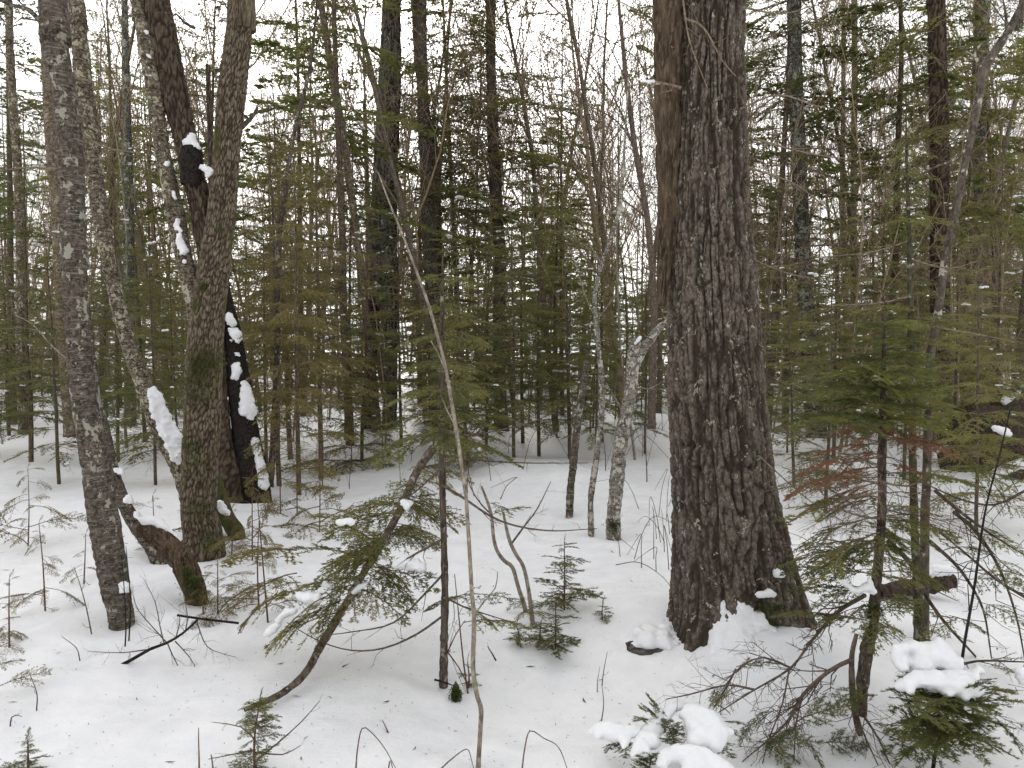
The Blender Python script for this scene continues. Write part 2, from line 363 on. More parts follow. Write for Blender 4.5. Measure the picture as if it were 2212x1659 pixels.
LIB = {
    'fir1': [spray(100+i, nl=13, sub=1, spacing=0.021, ln=0.044, w=0.014) for i in range(6)],
    'hem1': [spray(200+i, nl=13, latr=0.5, droop=0.22, hang=0.16, sub=1, spacing=0.020, ln=0.038, w=0.014) for i in range(5)],
    'ced1': [spray(300+i, sub=1, nl=10, latr=0.45, droop=0.35, hang=0.42, spacing=0.022, ln=0.045, w=0.015, lift=0.7, fwd=45) for i in range(6)],
    'fir2': [spray(400+i, nl=11, sub=1, spacing=0.042, ln=0.07, w=0.026) for i in range(5)],
    'ced2': [spray(450+i, nl=9, latr=0.5, droop=0.35, hang=0.4, spacing=0.05, ln=0.07, w=0.026, lift=0.7) for i in range(4)],
    'fir0': [spray(500+i, nl=11, latr=0.45, droop=0.1, sub=3, spacing=0.0085, ln=0.028, w=0.0055, r0=0.006) for i in range(6)],
    'hem0': [spray(550+i, nl=13, latr=0.45, droop=0.25, hang=0.18, sub=4, spacing=0.0105, ln=0.021, w=0.0055, r0=0.007) for i in range(6)],
    'ced0': [spray(600+i, nl=10, latr=0.55, droop=0.25, hang=0.2, sub=5, spacing=0.017, ln=0.030, w=0.009, r0=0.006, lift=0.4, bare=0.3) for i in range(5)],
    'dead': [deadspray(700+i) for i in range(8)],
    'deadfine': [deadspray(750+i, nl=12, latr=0.5, sub=3, r0=0.006) for i in range(5)],
}
def put_spray(leafg, woodg, lib, i, A, B, roll=0.0, up=(0, 0, 1), wid=1.0, lm=0, wm=0):
    A = np.asarray(A, float); B = np.asarray(B, float); L = np.linalg.norm(B-A); R = basis(B-A, roll, up)*np.array([1, wid, 1])[None]*L
    w, l = LIB[lib][i % len(LIB[lib])]
    woodg.add(xform(w, R, A), wm); leafg.add(xform(l, R, A), lm)
def put_dead(g, lib, i, A, B, roll=0.0, mat=0):
    A = np.asarray(A, float); B = np.asarray(B, float); L = np.linalg.norm(B-A)
    g.add(xform(LIB[lib][i % len(LIB[lib])], basis(B-A, roll)*L, A), mat)
def blob(rng, c, r, sub=2):
    """small lumpy clump of snow"""
    v, f = ICO[sub]; s = rng.uniform(0, 99)
    d = 1+0.35*vnoise(v[:, 0]*1.6+s, v[:, 1]*1.6, v[:, 2]*1.6)+0.15*vnoise(v[:, 0]*4+s, v[:, 1]*4, v[:, 2]*4)
    q = v*d[:, None]*np.asarray(r)[None]; q[:, 2] = np.where(q[:, 2] < 0, q[:, 2]*0.55, q[:, 2])
    return q+np.asarray(c)[None], f
def _ico(sub):
    import bmesh
    bm = bmesh.new(); bmesh.ops.create_icosphere(bm, subdivisions=sub, radius=1); bmesh.ops.triangulate(bm, faces=bm.faces)
    v = np.array([x.co[:] for x in bm.verts]); f = np.array([[q.index for q in x.verts] for x in bm.faces]); bm.free(); return v, f
ICO = {1: _ico(1), 2: _ico(2), 3: _ico(3)}
def snow_merge(name, balls, parent, voxel=0.012, smooth=4, label=None, rough=0.004):
    """snow cushions: overlapping balls fused into one skin"""
    g = Geo()
    for c, r in balls:
        v, f = ICO[2]; g.add((v*np.broadcast_to(np.asarray(r, float), (3,))[None]+np.asarray(c)[None], f))
    tmp = bpy.data.objects.new('tmp', g.mesh('tmp', [M['snowclump']])); C.objects.link(tmp)
    m = tmp.modifiers.new('r', 'REMESH'); m.mode = 'VOXEL'; m.voxel_size = voxel; m.use_smooth_shade = True
    s = tmp.modifiers.new('s', 'SMOOTH'); s.iterations = smooth; s.factor = 0.5
    dg = bpy.context.evaluated_depsgraph_get(); me = bpy.data.meshes.new_from_object(tmp.evaluated_get(dg)); tm = tmp.data; bpy.data.objects.remove(tmp); bpy.data.meshes.remove(tm)
    # keep the one connected cushion, drop crumbs that came loose
    nv = len(me.vertices); ed = np.empty(len(me.edges)*2, np.int32); me.edges.foreach_get('vertices', ed); ed = ed.reshape(-1, 2); lab = np.arange(nv)
    while True:
        new = lab.copy(); np.minimum.at(new, ed[:, 0], lab[ed[:, 1]]); np.minimum.at(new, ed[:, 1], lab[ed[:, 0]]); new = new[new]
        if (new == lab).all(): break
        lab = new
    ids, cnt = np.unique(lab, return_counts=True)
    if len(ids) > 1:
        import bmesh
        bm = bmesh.new(); bm.from_mesh(me); bm.verts.ensure_lookup_table(); big = ids[np.argmax(cnt)]
        bmesh.ops.delete(bm, geom=[v_ for v_ in bm.verts if lab[v_.index] != big], context='VERTS'); bm.to_mesh(me); bm.free()
    me.name = name; n = len(me.vertices); co = np.empty(n*3); me.vertices.foreach_get('co', co); co = co.reshape(-1, 3)
    nn = np.empty(n*3); me.vertices.foreach_get('normal', nn); nn = nn.reshape(-1, 3)
    co = co+nn*(rough*(fbm(co[:, 0]*22, co[:, 1]*22, co[:, 2]*22, 3)*2+0.9*vnoise(co[:, 0]*75, co[:, 1]*75, co[:, 2]*75)))[:, None]
    off = list(parent['_o']) if parent is not None and parent.get('_o') else (0, 0, 0)
    co = co-np.asarray(off)[None]
    me.vertices.foreach_set('co', co.ravel()); me.materials.clear(); me.materials.append(M['snowclump'])
    me.polygons.foreach_set('use_smooth', np.ones(len(me.polygons), bool)); me.update()
    o = link(name, me, parent)
    if label: o['label'] = label
    return o

# ================================================================== trunks
def px_line(pts, Y):
    """pixel rows (x, y, width px[, depth]) -> rows of world x, y, z, radius"""
    out = []
    for q in pts:
        y = q[3] if len(q) > 3 else Y
        p = P(q[0], q[1], y); out.append([*p, 0.5*q[2]/F*y])
    return np.array(out)
def trunk_geo(rows, n=20, step=0.05, relief='smooth', amp=0.004, seed=0, bury=0.25, topext=0.0, topr=0.35, plates=(0.03, 0.08)):
    """rows from the top of the trunk down (or the other way); returns Geo of a trunk with bark relief"""
    rows = np.asarray(rows, float)
    if rows[0, 2] > rows[-1, 2]: rows = rows[::-1]
    if bury: 
        d = rows[0]-rows[1]; d[:3] /= np.linalg.norm(d[:3]); b0 = rows[0].copy(); b0[:3] += d[:3]*bury*np.array([.4, .4, 1]); b0[3] *= 1.1; rows = np.concatenate([[b0], rows])
    if topext:
        d = rows[-1, :3]-rows[-2, :3]; d /= np.linalg.norm(d); d = d*0.5+np.array([0, 0, 0.5]); d /= np.linalg.norm(d)
        e = rows[-1].copy(); e[:3] += d*topext; e[3] *= topr; rows = np.concatenate([rows, [e]])
    ln = smooth_line(rows, step); p, r = ln[:, :3], np.maximum(ln[:, 3], 0.002)
    T, U, V = frames(p); a = np.arange(n)*2*math.pi/n
    s = np.concatenate([[0], np.cumsum(np.linalg.norm(np.diff(p, axis=0), axis=1))])
    A, S = np.meshgrid(a, s); Rm = r.mean()
    cx, cy = np.cos(A)*Rm, np.sin(A)*Rm
    cid = None
    h = amp*0.8*fbm(cx*9+seed, cy*9, S*4, 3)
    if relief == 'plates':
        nu = max(6, round(2*math.pi*Rm/plates[0])); wu = 0.5*vnoise(cx*25+seed, cy*25, S*14); 
        u = A/(2*math.pi)*nu+wu; v = S/plates[1]+0.6*vnoise(cx*20, cy*20+seed, S*9)
        f1, f2, cid = worley(u, v, nu, seed); h = h+amp*sstep(0.02, 0.4, f2-f1)+amp*0.5*(cid-.5)
        nu2 = max(4, round(2*math.pi*Rm/(plates[0]*2.6))); wu = 0.55*vnoise(cx*9+seed, cy*9, S*4)+0.25*wu
        g1, g2, c2 = worley(A/(2*math.pi)*nu2+wu, S/(plates[1]*4.5)+0.5*vnoise(cx*9, cy*9+seed, S*5), nu2, seed+9); h = h+amp*1.5*(sstep(0.0, 0.22, g2-g1)-1)
        h = h+amp*0.5*fbm(cx*70, cy*70, S*45, 2); cid = np.clip((0.5+0.3*cid+0.35*vnoise(cx*60, cy*60, S*30))*sstep(0, .3, f2-f1)*(0.2+0.8*sstep(0, .22, g2-g1)), 0, 1)
    elif relief == 'furrow':
        nu = max(6, round(2*math.pi*Rm/plates[0])); u = A/(2*math.pi)*nu+0.6*vnoise(cx*18+seed, cy*18, S*6)
        f1, f2, cid = worley(u, S/plates[1]+0.3*vnoise(cx*20, cy*20, S*8), nu, seed); e_ = sstep(0.02, 0.40, f2-f1); h = h+amp*1.3*(e_-0.5); cid = np.clip((0.45+0.4*cid+0.3*vnoise(cx*80, cy*80, S*30))*(0.1+0.9*e_), 0, 1)
    elif relief == 'scaly':
        h = h+amp*0.8*vnoise(cx*22+seed, cy*22, S*60)+amp*0.6*sstep(0.1, 0.5, vnoise(cx*14, cy*14+seed, S*22))
    rr = r[:, None]+h*np.minimum(1, r[:, None]/0.03)
    v = p[:, None]+rr[..., None]*(np.cos(a)[None, :, None]*U[:, None]+np.sin(a)[None, :, None]*V[:, None])
    v = np.concatenate([v.reshape(-1, 3), (p[-1]+T[-1]*r[-1]*0.5)[None]])
    g = Geo(); g.add((v, tubefaces(len(p), n, True)))
    if cid is None: cid = np.clip(0.6+0.5*vnoise(cx*40, cy*40, S*25), 0, 1)
    g.attr = np.concatenate([cid.ravel(), [0.5]])
    return g, ln, g.attr
def traced_branch(pts, Y, r0, r1, seed, n=5, twigs=0, tl=0.25, mat=None, name='branch', parent=None, sub=2, step=0.06, geo=None, wob=0.0, down=0.0, spread=1.0):
    """a bare branch through pixel points, with side twigs"""
    rng = np.random.default_rng(seed)
    p = np.array([P(q[0], q[1], q[2] if len(q) > 2 else Y) for q in pts]); p = smooth_line(p, step)
    if wob: p[1:-1] += np.cumsum(rng.normal(0, wob, (len(p)-2, 3)), 0)*np.sin(np.linspace(0, math.pi, len(p)-2))[:, None]
    t = np.linspace(0, 1, len(p)); g = geo or Geo(); g.add(tube(p, r0+(r1-r0)*t, n))
    T = frames(p)[0]
    for i in range(twigs):
        k = int(len(p)*(0.12+0.86*(i+rng.random())/twigs)); k = min(k, len(p)-1); d = T[k]+rng.normal(0, 0.75, 3)*np.array([1, spread, 1])+np.array([0, 0, -down]); d /= np.linalg.norm(d)
        l = tl*rng.uniform(0.4, 1.2)*(1-0.5*t[k]); rr = (r0+(r1-r0)*t[k])*0.45
        q1 = p[k]+d*l*0.5+rng.normal(0, 0.08*l, 3); q2 = q1+(d+rng.normal(0, 0.35, 3))*l*0.5
        g.add(tube(np.stack([p[k], q1, q2]), [rr, rr*0.7, rr*0.35], 3))
        for j in range(sub):
            b = p[k]+(q2-p[k])*rng.uniform(0.35, 0.9); dd = d+rng.normal(0, 0.7, 3); dd /= np.linalg.norm(dd)
            g.add(tube(np.stack([b, b+dd*l*rng.uniform(0.2, 0.5)]), [rr*0.5, rr*0.25], 3))
    if geo is None: return part(name, g, mat or M['twig'], parent)
    return p

# ================================================================== conifers and bare trees, as shared meshes
def conifer(seed, H, z0, spread, lod='fir1', whorls=16, per=5, r=None, dead=0, snow=0, leaf='fir', twigm='fartwig', top_up=0.35, low=-0.15, wid=1.0, barkm='fardark', lean=0.02):
    rng = np.random.default_rng(seed); r = r or 0.006+H*0.0052
    t = np.linspace(0, 1, 12); wob = np.cumsum(rng.normal(0, lean*H/12, (12, 2)), 0); wob -= wob[0]
    ax = np.stack([wob[:, 0], wob[:, 1], t*H], 1); ax[0, 2] = -0.25
    tg = Geo(); tg.add(tube(ax, r*(1-0.93*t)+0.003, 8 if lod[-1] == '1' else 6))
    def axp(z): return np.array([np.interp(z, ax[:, 2], ax[:, q]) for q in range(3)])
    lg, wg, sg, dg = Geo(), Geo(), Geo(), Geo()
    for i in range(whorls):
        u = (i+rng.uniform(0, .6))/whorls; z = z0+(H-z0)*u**0.9
        for j in range(per if u < 0.85 else 4):
            if rng.random() < 0.12: continue
            a = j*2*math.pi/per+i*1.7+rng.normal(0, 0.3); L = (spread*(1-u)**0.85*rng.uniform(0.6, 1.2)+0.06*H**0.5)*(0.75+0.25*min(1, u*5))
            e = low+(top_up-low)*u+rng.normal(0, 0.1)
            A = axp(min(H*0.99, z+rng.normal(0, 0.04))); d = np.array([math.cos(a)*math.cos(e), math.sin(a)*math.cos(e), math.sin(e)])
            put_spray(lg, wg, lod, int(rng.integers(99)), A, A+d*L, rng.normal(0, 0.25), wid=wid*rng.uniform(.8, 1.1), lm=0, wm=1)
            if snow and rng.random() < snow:
                c = A+d*L*rng.uniform(0.45, 0.9)+np.array([0, 0, -0.06*L+0.014]); s = rng.uniform(0.018, 0.05)
                for _ in range(3): sg.add(blob(rng, c+d*rng.normal(0, s*1.1)+np.array([rng.normal(0, s*.5), rng.normal(0, s*.5), -abs(rng.normal(0, s*.25))]), (s*rng.uniform(.5, 1.1), s*rng.uniform(.5, 1.0), s*rng.uniform(.3, .55)), 2))
    for i in range(dead):
        z = z0*rng.uniform(0.1, 1.0) if z0 > 0.6 else rng.uniform(0.1, 0.5)*H
        a = rng.uniform(0, 2*math.pi); L = spread*rng.uniform(0.35, 0.95); e = rng.normal(-0.12, 0.22); A = axp(z)
        put_dead(dg, 'dead' if rng.random() < .6 else 'deadfine', int(rng.integers(99)), A, A+np.array([math.cos(a)*math.cos(e), math.sin(a)*math.cos(e), math.sin(e)])*L)
    parts = [('trunk', tg.mesh('trunk', [M[barkm]]))]
    cg = Geo(); v, f, m = lg.arrays(); cg.add((v, f), 0); v, f, m = wg.arrays(); cg.add((v, f), 1)
    parts.append(('crown', cg.mesh('crown', [M[leaf], M[twigm]], smooth=False)))
    if dg.n: parts.append(('dead_branches', dg.mesh('dead_branches', [M['deadtwig']])))
    if sg.n: parts.append(('snow', sg.mesh('snow', [M['snowclump']])))
    return parts
def bare_tree(seed, H, r, first=0.35, levels=3, kids=(10, 5, 4), spread=0.6, barkm='twig', lean=0.04, minr=0.0025, upt=0.35, twigm=None, ns=(9, 4, 3)):
    rng = np.random.default_rng(seed); tg, bg = Geo(), Geo()
    def grow(p, d, L, rr, lv):
        k = (9, 5, 3)[min(lv, 2)] if ns[0] > 5 else (5, 3, 2)[lv]; pts = [p]; q = d.copy()
        for i in range(k):
            q = q+rng.normal(0, (0.06 if lv == 0 else 0.16), 3)+np.array([0, 0, upt*(0.1 if lv == 0 else 0.22)]); q /= np.linalg.norm(q); pts.append(pts[-1]+q*L/k)
        pts = np.array(pts); t = np.linspace(0, 1, k+1); rad = np.maximum(rr*(1-0.85*t), minr*(1 if lv < 2 else 0.8))
        (tg if lv == 0 else bg).add(tube(pts, rad, ns[min(lv, 2)]))
        if lv >= levels: return
        for j in range(kids[lv]):
            u = (first if lv == 0 else 0.25)+(1-(first if lv == 0 else 0.25))*(j+rng.random())/kids[lv]; u = min(u, 0.97)
            c = np.array([np.interp(u, t, pts[:, x]) for x in range(3)]); i = min(int(u*k), k-1); ax = pts[i+1]-pts[i]; ax /= np.linalg.norm(ax)
            o = np.cross(ax, rng.normal(0, 1, 3)); o /= np.linalg.norm(o); sp_ = spread*rng.uniform(0.7, 1.3)
            grow(c, ax*math.cos(sp_)+o*math.sin(sp_), L*(0.42 if lv == 0 else 0.5)*(1.15-u*0.7)*rng.uniform(0.6, 1.2), max(np.interp(u, t, rad)*0.5, minr), lv+1)
    d0 = np.array([rng.normal(0, lean), rng.normal(0, lean), 1.0]); grow(np.array([0, 0, -0.25]), d0/np.linalg.norm(d0), H, r, 0)
    return [('trunk', tg.mesh('trunk', [M[barkm]])), ('branches', bg.mesh('branches', [M[twigm or barkm]]))]
def place(name, parts, loc, rz, sc, label, cat, group, tilt=(0, 0)):
    o = thing(name, label, cat, loc, group); o.rotation_euler = (tilt[0], tilt[1], rz); o.scale = (sc, sc, sc)
    for nm, me in parts:
        c = link(nm, me, o)
        if nm in ('snow', 'dead_branches', 'branches'): c['kind'] = 'stuff'
    return o

# ================================================================== ground of snow
BT = np.array([1.165, 4.02])                       # the big spruce
MOUNDS += [(BT[0]+0.1, BT[1]-0.42, 0.36, 0.10), (BT[0]+0.05, BT[1]-0.1, 0.75, 0.10), (0.70, 4.45, 0.35, 0.05), (2.35, 13.0, 0.9, 0.38), (-2.0, 4.7, 0.7, 0.05), (-2.3, 6.0, 0.9, 0.10),
            (2.35, 3.2, 0.5, 0.06), (0.35, 2.75, 0.3, 0.03), (4.6, 8.0, 1.5, 0.3), (-3.6, 7.5, 1.2, 0.15), (0.8, 8.6, 1.2, 0.1), (-0.2, 9.5, 1.4, 0.14)]
def axis_pts(fine0, fine1, d, lo, hi, gr):
    a = list(np.arange(fine0, fine1, d)); s = d; x = fine1
    while x < hi: a.append(x); s *= gr; x += s
    b = []; s = d; x = fine0-d
    while x > lo: b.append(x); s *= gr; x -= s
    return np.array(b[::-1]+a)
gx = axis_pts(-3.4, 3.4, 0.046, -110, 110, 1.05); gy = axis_pts(2.0, 7.5, 0.046, -25, 190, 1.028)
X, Yg = np.meshgrid(gx, gy); Z = ground(X, Yg)
for qx, qy, qr, qd in PITS:
    m = np.exp(-((X-qx)**2+(Yg-qy)**2)/(qr*qr*0.5)); Z = Z-qd*m*(0.7+0.6*vnoise(X*30, Yg*30))
for wx_, wy_, wr in ((262, 1335, .09), (440, 1190, .14), (424, 1288, .07), (958, 1472, .035), (1034, 1642, .022), (1325, 1158, .07), (1277, 1152, .035), (1230, 1112, .04), (1863, 1530, .05), (1986, 1390, .06), (555, 1072, .17), (510, 1155, .08), (802, 924, .25), (950, 926, .22), (1083, 923, .2), (1764, 936, .27), (2030, 952, .25), (852, 915, .12), (338, 1200, .08), (1134, 1315, .025), (1150, 1342, .025), (500, 1070, .15)):
    q = gp(wx_, wy_); rr = wr*1.5+.05; d2 = ((X-q[0])**2+(Yg-q[1])**2)/(rr*rr); Z = Z-(.03+.25*wr)*np.exp(-d2)+(.008+.05*wr)*np.exp(-(np.sqrt(d2)-1.7)**2*3)
ny, nx = X.shape; ii = (np.arange(ny-1)[:, None]*nx+np.arange(nx-1)[None]).ravel()
g = Geo(); g.add((np.stack([X, Yg, Z], -1).reshape(-1, 3), np.stack([ii, ii+1, ii+nx+1, ii+nx], 1)))
o = link('snow_ground', g.mesh('snow_ground', [M['snow']])); o['kind'] = 'structure'

# boughs of the near trees: branch > needles, sharing meshes
LIB['fir9'] = [spray(800+i, nl=7, latr=0.5, droop=0.12, sub=2, spacing=0.012, ln=0.072, w=0.0125, r0=0.012, bare=0.05) for i in range(5)]
LIB['hem9'] = [spray(820+i, nl=10, latr=0.5, droop=0.22, hang=0.15, sub=3, spacing=0.015, ln=0.042, w=0.013, r0=0.009, bare=0.1) for i in range(5)]
LIB['ced9'] = [spray(840+i, nl=9, latr=0.5, droop=0.3, hang=0.25, sub=5, spacing=0.024, ln=0.036, w=0.010, r0=0.009, lift=0.5, bare=0.3, fwd=50) for i in range(5)]
_mc = {}
def libmesh(lib, i, leaf, wood):
    i = i % len(LIB[lib]); k = (lib, i, leaf, wood)
    if k not in _mc:
        w, l = LIB[lib][i]; _mc[k] = (Geo().add(w).mesh('branch', [M[wood]]), Geo().add(l).mesh('needles', [M[leaf]], smooth=False))
    return _mc[k]
def bough(root, A, B, lib, i, leaf, wood='twig', roll=0.0, wid=1.0, up=(0, 0, 1), name='branch'):
    A = np.asarray(A, float); B = np.asarray(B, float); L = np.linalg.norm(B-A); R = basis(B-A, roll, up)*L*np.array([1, wid, 1])[None]
    if lib[-1] == '0' and L < 0.55: lib = lib[:-1]+'9'
    mw, ml = libmesh(lib, i, leaf, wood); o = link(name, mw, root); c = link('needles', ml, o)
    T = A-np.array(root['_o']); m = Matrix([[*R[0], T[0]], [*R[1], T[1]], [*R[2], T[2]], [0, 0, 0, 1]])
    o.matrix_local = m; return o
def deadbough(root, A, B, lib, i, roll=0.0, mat='deadtwig'):
    i = i % len(LIB[lib]); k = (lib, i, mat)
    if k not in _mc: _mc[k] = Geo().add(LIB[lib][i]).mesh('dead_branch', [M[mat]])
    L = np.linalg.norm(B-A); R = basis(B-A, roll)*L; T = A-np.array(root['_o']); o = link('dead_branch', _mc[k], root)
    o.matrix_local = Matrix([[*R[0], T[0]], [*R[1], T[1]], [*R[2], T[2]], [0, 0, 0, 1]]); return o
def hero(name, label, pts, mat, Y=None, basepx=None, group=None, n=24, step=0.04, relief='smooth', amp=0.004, seed=1, topext=0.0, topr=0.35, plates=(0.03, 0.08), cat='tree', bury=0.25):
    if Y is None:
        b = basepx or max(pts, key=lambda q: q[1])[:2]; Y = gp(*b)[1]
    rows = px_line(pts, Y); lo = rows[np.argmin(rows[:, 2])]
    root = thing(name, label, cat, (lo[0], lo[1], gz(lo[0], lo[1])), group)
    tg, ln, cid = trunk_geo(rows, n, step, relief, amp, seed, bury, topext, topr, plates)
    o = part('trunk', tg, mat, root, True, cid)
    return root, ln, Y
def dress(root, ln, z0, z1, n, spread, lod, leaf='fir', seed=1, dead=0, dz=(0.5, 3.0), snow=0.0, low=-0.2, hi=0.1, dspread=None, taper=0.4):
    """live boughs between heights z0-z1 and bare dead branches along a trunk, each a part"""
    rng = np.random.default_rng(seed); zs = ln[:, 2]
    def at(z): return np.array([np.interp(z, zs, ln[:, q]) for q in range(4)])
    for i in range(n):
        u = (i+rng.random())/n; z = z0+(z1-z0)*u; a = rng.uniform(0, 2*math.pi)
        L = spread*(1-taper*u)*rng.uniform(0.55, 1.2); e = low+(hi-low)*u+rng.normal(0, 0.1); A = at(z)[:3]
        d = np.array([math.cos(a)*math.cos(e), math.sin(a)*math.cos(e), math.sin(e)])
        o = bough(root, A, A+d*L, lod, int(rng.integers(99)), leaf, 'fartwig', rng.normal(0, .3))
        if rng.random() < snow:
            c = A+d*L*rng.uniform(0.4, 0.85)+np.array([0, 0, -0.05*L+0.01]); s = rng.uniform(0.025, 0.07); part('snow_clump', Geo().add(blob(rng, c-np.array([0, 0, .05*L]), (s*1.2, s*0.9, s*0.6), 3)), M['snowclump'], root)
    for i in range(dead):
        z = rng.uniform(*dz); a = rng.uniform(0, 2*math.pi); e = rng.normal(-0.15, 0.25); L = (dspread or spread)*rng.uniform(0.3, 1.0); A = at(z)[:3]
        deadbough(root, A, A+np.array([math.cos(a)*math.cos(e), math.sin(a)*math.cos(e), math.sin(e)])*L, ('dead', 'deadfine')[i % 2], int(rng.integers(99)), rng.normal(0, .4))

# ================================================================== the big spruce
EDGE = [(0, 1470, 1600), (150, 1466, 1600), (300, 1460, 1606), (450, 1454, 1614), (553, 1452, 1621), (700, 1449, 1631), (800, 1448, 1641), (1000, 1453, 1665), (1106, 1458, 1681), (1200, 1461, 1697), (1290, 1463, 1712), (1380, 1462, 1725), (1450, 1455, 1735)]
def big_spruce():
    Y = BT[1]; rows = np.array([[*P((a+b)/2, y, Y), 0.5*(b-a)/F*Y*0.992] for y, a, b in EDGE])[::-1]
    root = thing('spruce_tree', 'thick grey-brown spruce trunk with snow heaped between its root flares', 'tree', (BT[0], BT[1], gz(*BT)))
    lo = rows[0].copy(); lo[2] = -0.35; rows = np.concatenate([[lo], rows])
    top = rows[-1].copy(); top2 = top.copy(); top2[:3] += [-0.03, 0, 0.45]; top2[3] *= 0.97; 
    ln = smooth_line(np.concatenate([rows, [top2]]), 0.006); n = 390
    p, r = ln[:, :3], ln[:, 3]; a = np.arange(n)*2*math.pi/n; A, Zz = np.meshgrid(a, p[:, 2])
    zg = 0.10; hgt = np.clip(Zz-zg, -0.4, 9)                # height above the snow
    def lobe(c, wdt): 
        d = np.abs((A-math.radians(c)+math.pi) % (2*math.pi)-math.pi); return np.exp(-(d/math.radians(wdt))**2)
    lob = 0.34*lobe(228, 34)+0.30*lobe(330, 32)+0.25*lobe(40, 34)+0.25*lobe(135, 36)-0.16*lobe(282, 20)
    fl = np.exp(-np.clip(hgt, -0.05, 9)/0.24)
    R = r[:, None]*(1+lob*fl*1.0)+0.02*lobe(305, 30)*np.exp(-((hgt-0.35)/0.2)**2)
    Rm = 0.235; s = Zz; cx, cy = np.cos(A)*Rm, np.sin(A)*Rm
    wx = 0.010*vnoise(cx*14, cy*14, s*6)+0.004*vnoise(cx*50, cy*50, s*22)
    def crack(k, ks, wd, sd): return 1-sstep(0.0, wd, np.abs(vnoise((cx+wx)*k+sd, (cy+wx)*k+sd*.7, s*ks)))
    k1 = crack(27, 3.6, 0.30, 3.0); k2 = crack(46, 10, 0.36, 31.0); k3 = crack(70, 40, 0.30, 57.0)
    nu = 74; w1 = 0.6*vnoise(cx*30, cy*30, s*14)
    f1, f2, cid = worley(A/(2*math.pi)*nu+w1, s/0.052+0.9*vnoise(cx*20+7, cy*20, s*9), nu, 3); e1 = sstep(0.0, 0.2, f2-f1)
    nu3 = 150; f3, f4, c3 = worley(A/(2*math.pi)*nu3+w1*1.5, s/0.022+w1*2, nu3, 33)
    h = 0.016-0.022*k1-0.012*k2*(1-k1)-0.004*k3-0.005*(1-e1)+0.006*(cid-.5)+0.004*(c3-.5)+0.003*fbm(cx*70, cy*70, s*50, 3)+0.012*vnoise(cx*6, cy*6, s*2.2)
    # knots: little pits with a rim
    for kx, ky, ks in ((1580, 265, 1.3), (1550, 505, 1), (1522, 465, .8), (1577, 550, 1), (1480, 685, 1.1), (1475, 790, .9), (1570, 890, 1), (1497, 965, 1.5), (1543, 355, .8), (1600, 720, .9), (1488, 855, .9), (1512, 1015, 1), (1620, 1010, 1.2), (1605, 815, .8), (1660, 1065, 1.0)):
        best = None; kp = P(kx, ky, Y-0.23)
        d2 = ((p[:, None, 0]+R*np.cos(A)-kp[0])**2)+(Zz-kp[2])**2*1.6
        m = np.exp(-d2/(0.019*ks)**2)*(np.sin(A) < 0); rim = np.exp(-((np.sqrt(d2)-0.028*ks)/0.012)**2)*(np.sin(A) < 0)
        h = h-0.030*ks*m+0.007*rim
    R = R+h
    v = np.stack([p[:, None, 0]+R*np.cos(A), p[:, None, 1]+R*np.sin(A), Zz], -1).reshape(-1, 3)
    i = np.arange(len(p)-1)[:, None]; j = np.arange(n)[None]; j2 = (j+1) % n
    g = Geo(); g.add((v, np.stack([i*n+j, i*n+j2, (i+1)*n+j2, (i+1)*n+j], -1).reshape(-1, 4)))
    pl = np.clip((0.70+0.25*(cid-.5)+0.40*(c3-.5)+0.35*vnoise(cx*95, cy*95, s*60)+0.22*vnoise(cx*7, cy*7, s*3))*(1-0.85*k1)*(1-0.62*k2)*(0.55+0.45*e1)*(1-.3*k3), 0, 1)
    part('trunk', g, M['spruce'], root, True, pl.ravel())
    # the stem goes on above the frame
    t0 = p[-1]; up = np.array([[*t0, r[-1]*1.0], [t0[0]-0.1, t0[1], t0[2]+2.5, r[-1]*0.9], [t0[0]-0.15, t0[1], t0[2]+6, r[-1]*0.6]])
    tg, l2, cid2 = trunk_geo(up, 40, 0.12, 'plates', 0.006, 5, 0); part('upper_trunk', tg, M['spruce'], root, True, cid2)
    # dead split stem along the near-left side
    sg, l3, c3_ = trunk_geo(px_line([(1442, -150, 62, Y+.02), (1443, 0, 60, Y-.02), (1444, 200, 56, Y-.04), (1446, 380, 50, Y-.05), (1444, 500, 38, Y-.06), (1436, 580, 26, Y-.07), (1428, 660, 12, Y-.08)], Y), 40, 0.012, 'furrow', 0.010, 8, 0, plates=(0.03, 0.2))
    part('split_stem', sg, M['rot2'], root, True)['label'] = 'peeling tan split stem pressed against the trunk'
    return root, ln
M['rot2'] = bark('peeled_tan_wood', (0.135, 0.098, 0.062), (0.055, 0.036, 0.023), (0.18, 0.14, 0.095), 34, 0.2, 0.8, moss=(0.08, 0.075, 0.035), ma=.58)
spruce, spruce_ln = big_spruce()
Yb = BT[1]
def snow_px(root, rows, name='snow_clump', voxel=0.012, flat=0.8, label=None, smooth=1, rough=0.006, ragged=0.5, k=5):
    """fused ragged snow through pixel rows (x, y, radius px, depth)"""
    rng = np.random.default_rng(int(rows[0][0]*7+rows[0][1]*13)); balls = []; full = []
    for i, q in enumerate(rows):
        full.append(q); near = sorted(rows[:i], key=lambda w: (w[0]-q[0])**2+(w[1]-q[1])**2)[:1]
        for w in near:
            m = int(math.hypot(w[0]-q[0], w[1]-q[1])/(0.6*min(w[2], q[2])))
            if m > 5: continue
            full += [tuple(np.asarray(w)*(1-t)+np.asarray(q)*t) for t in np.linspace(0, 1, m+2)[1:-1]]
    for x, y, r, d in full:
        R = r/F*d; c = P(x, y, d); balls.append((c, np.array([1, 1, flat])*R*(0.95 if ragged else 1)))
        for _ in range(k):
            o = rng.normal(0, 1, 3); o /= np.linalg.norm(o); balls.append((c+o*R*0.75*np.array([1, .6, .9]), np.array([1, 1, flat])*R*ragged*rng.uniform(.5, 1.1)))
    return snow_merge(name, balls, root, voxel, smooth, label, rough)
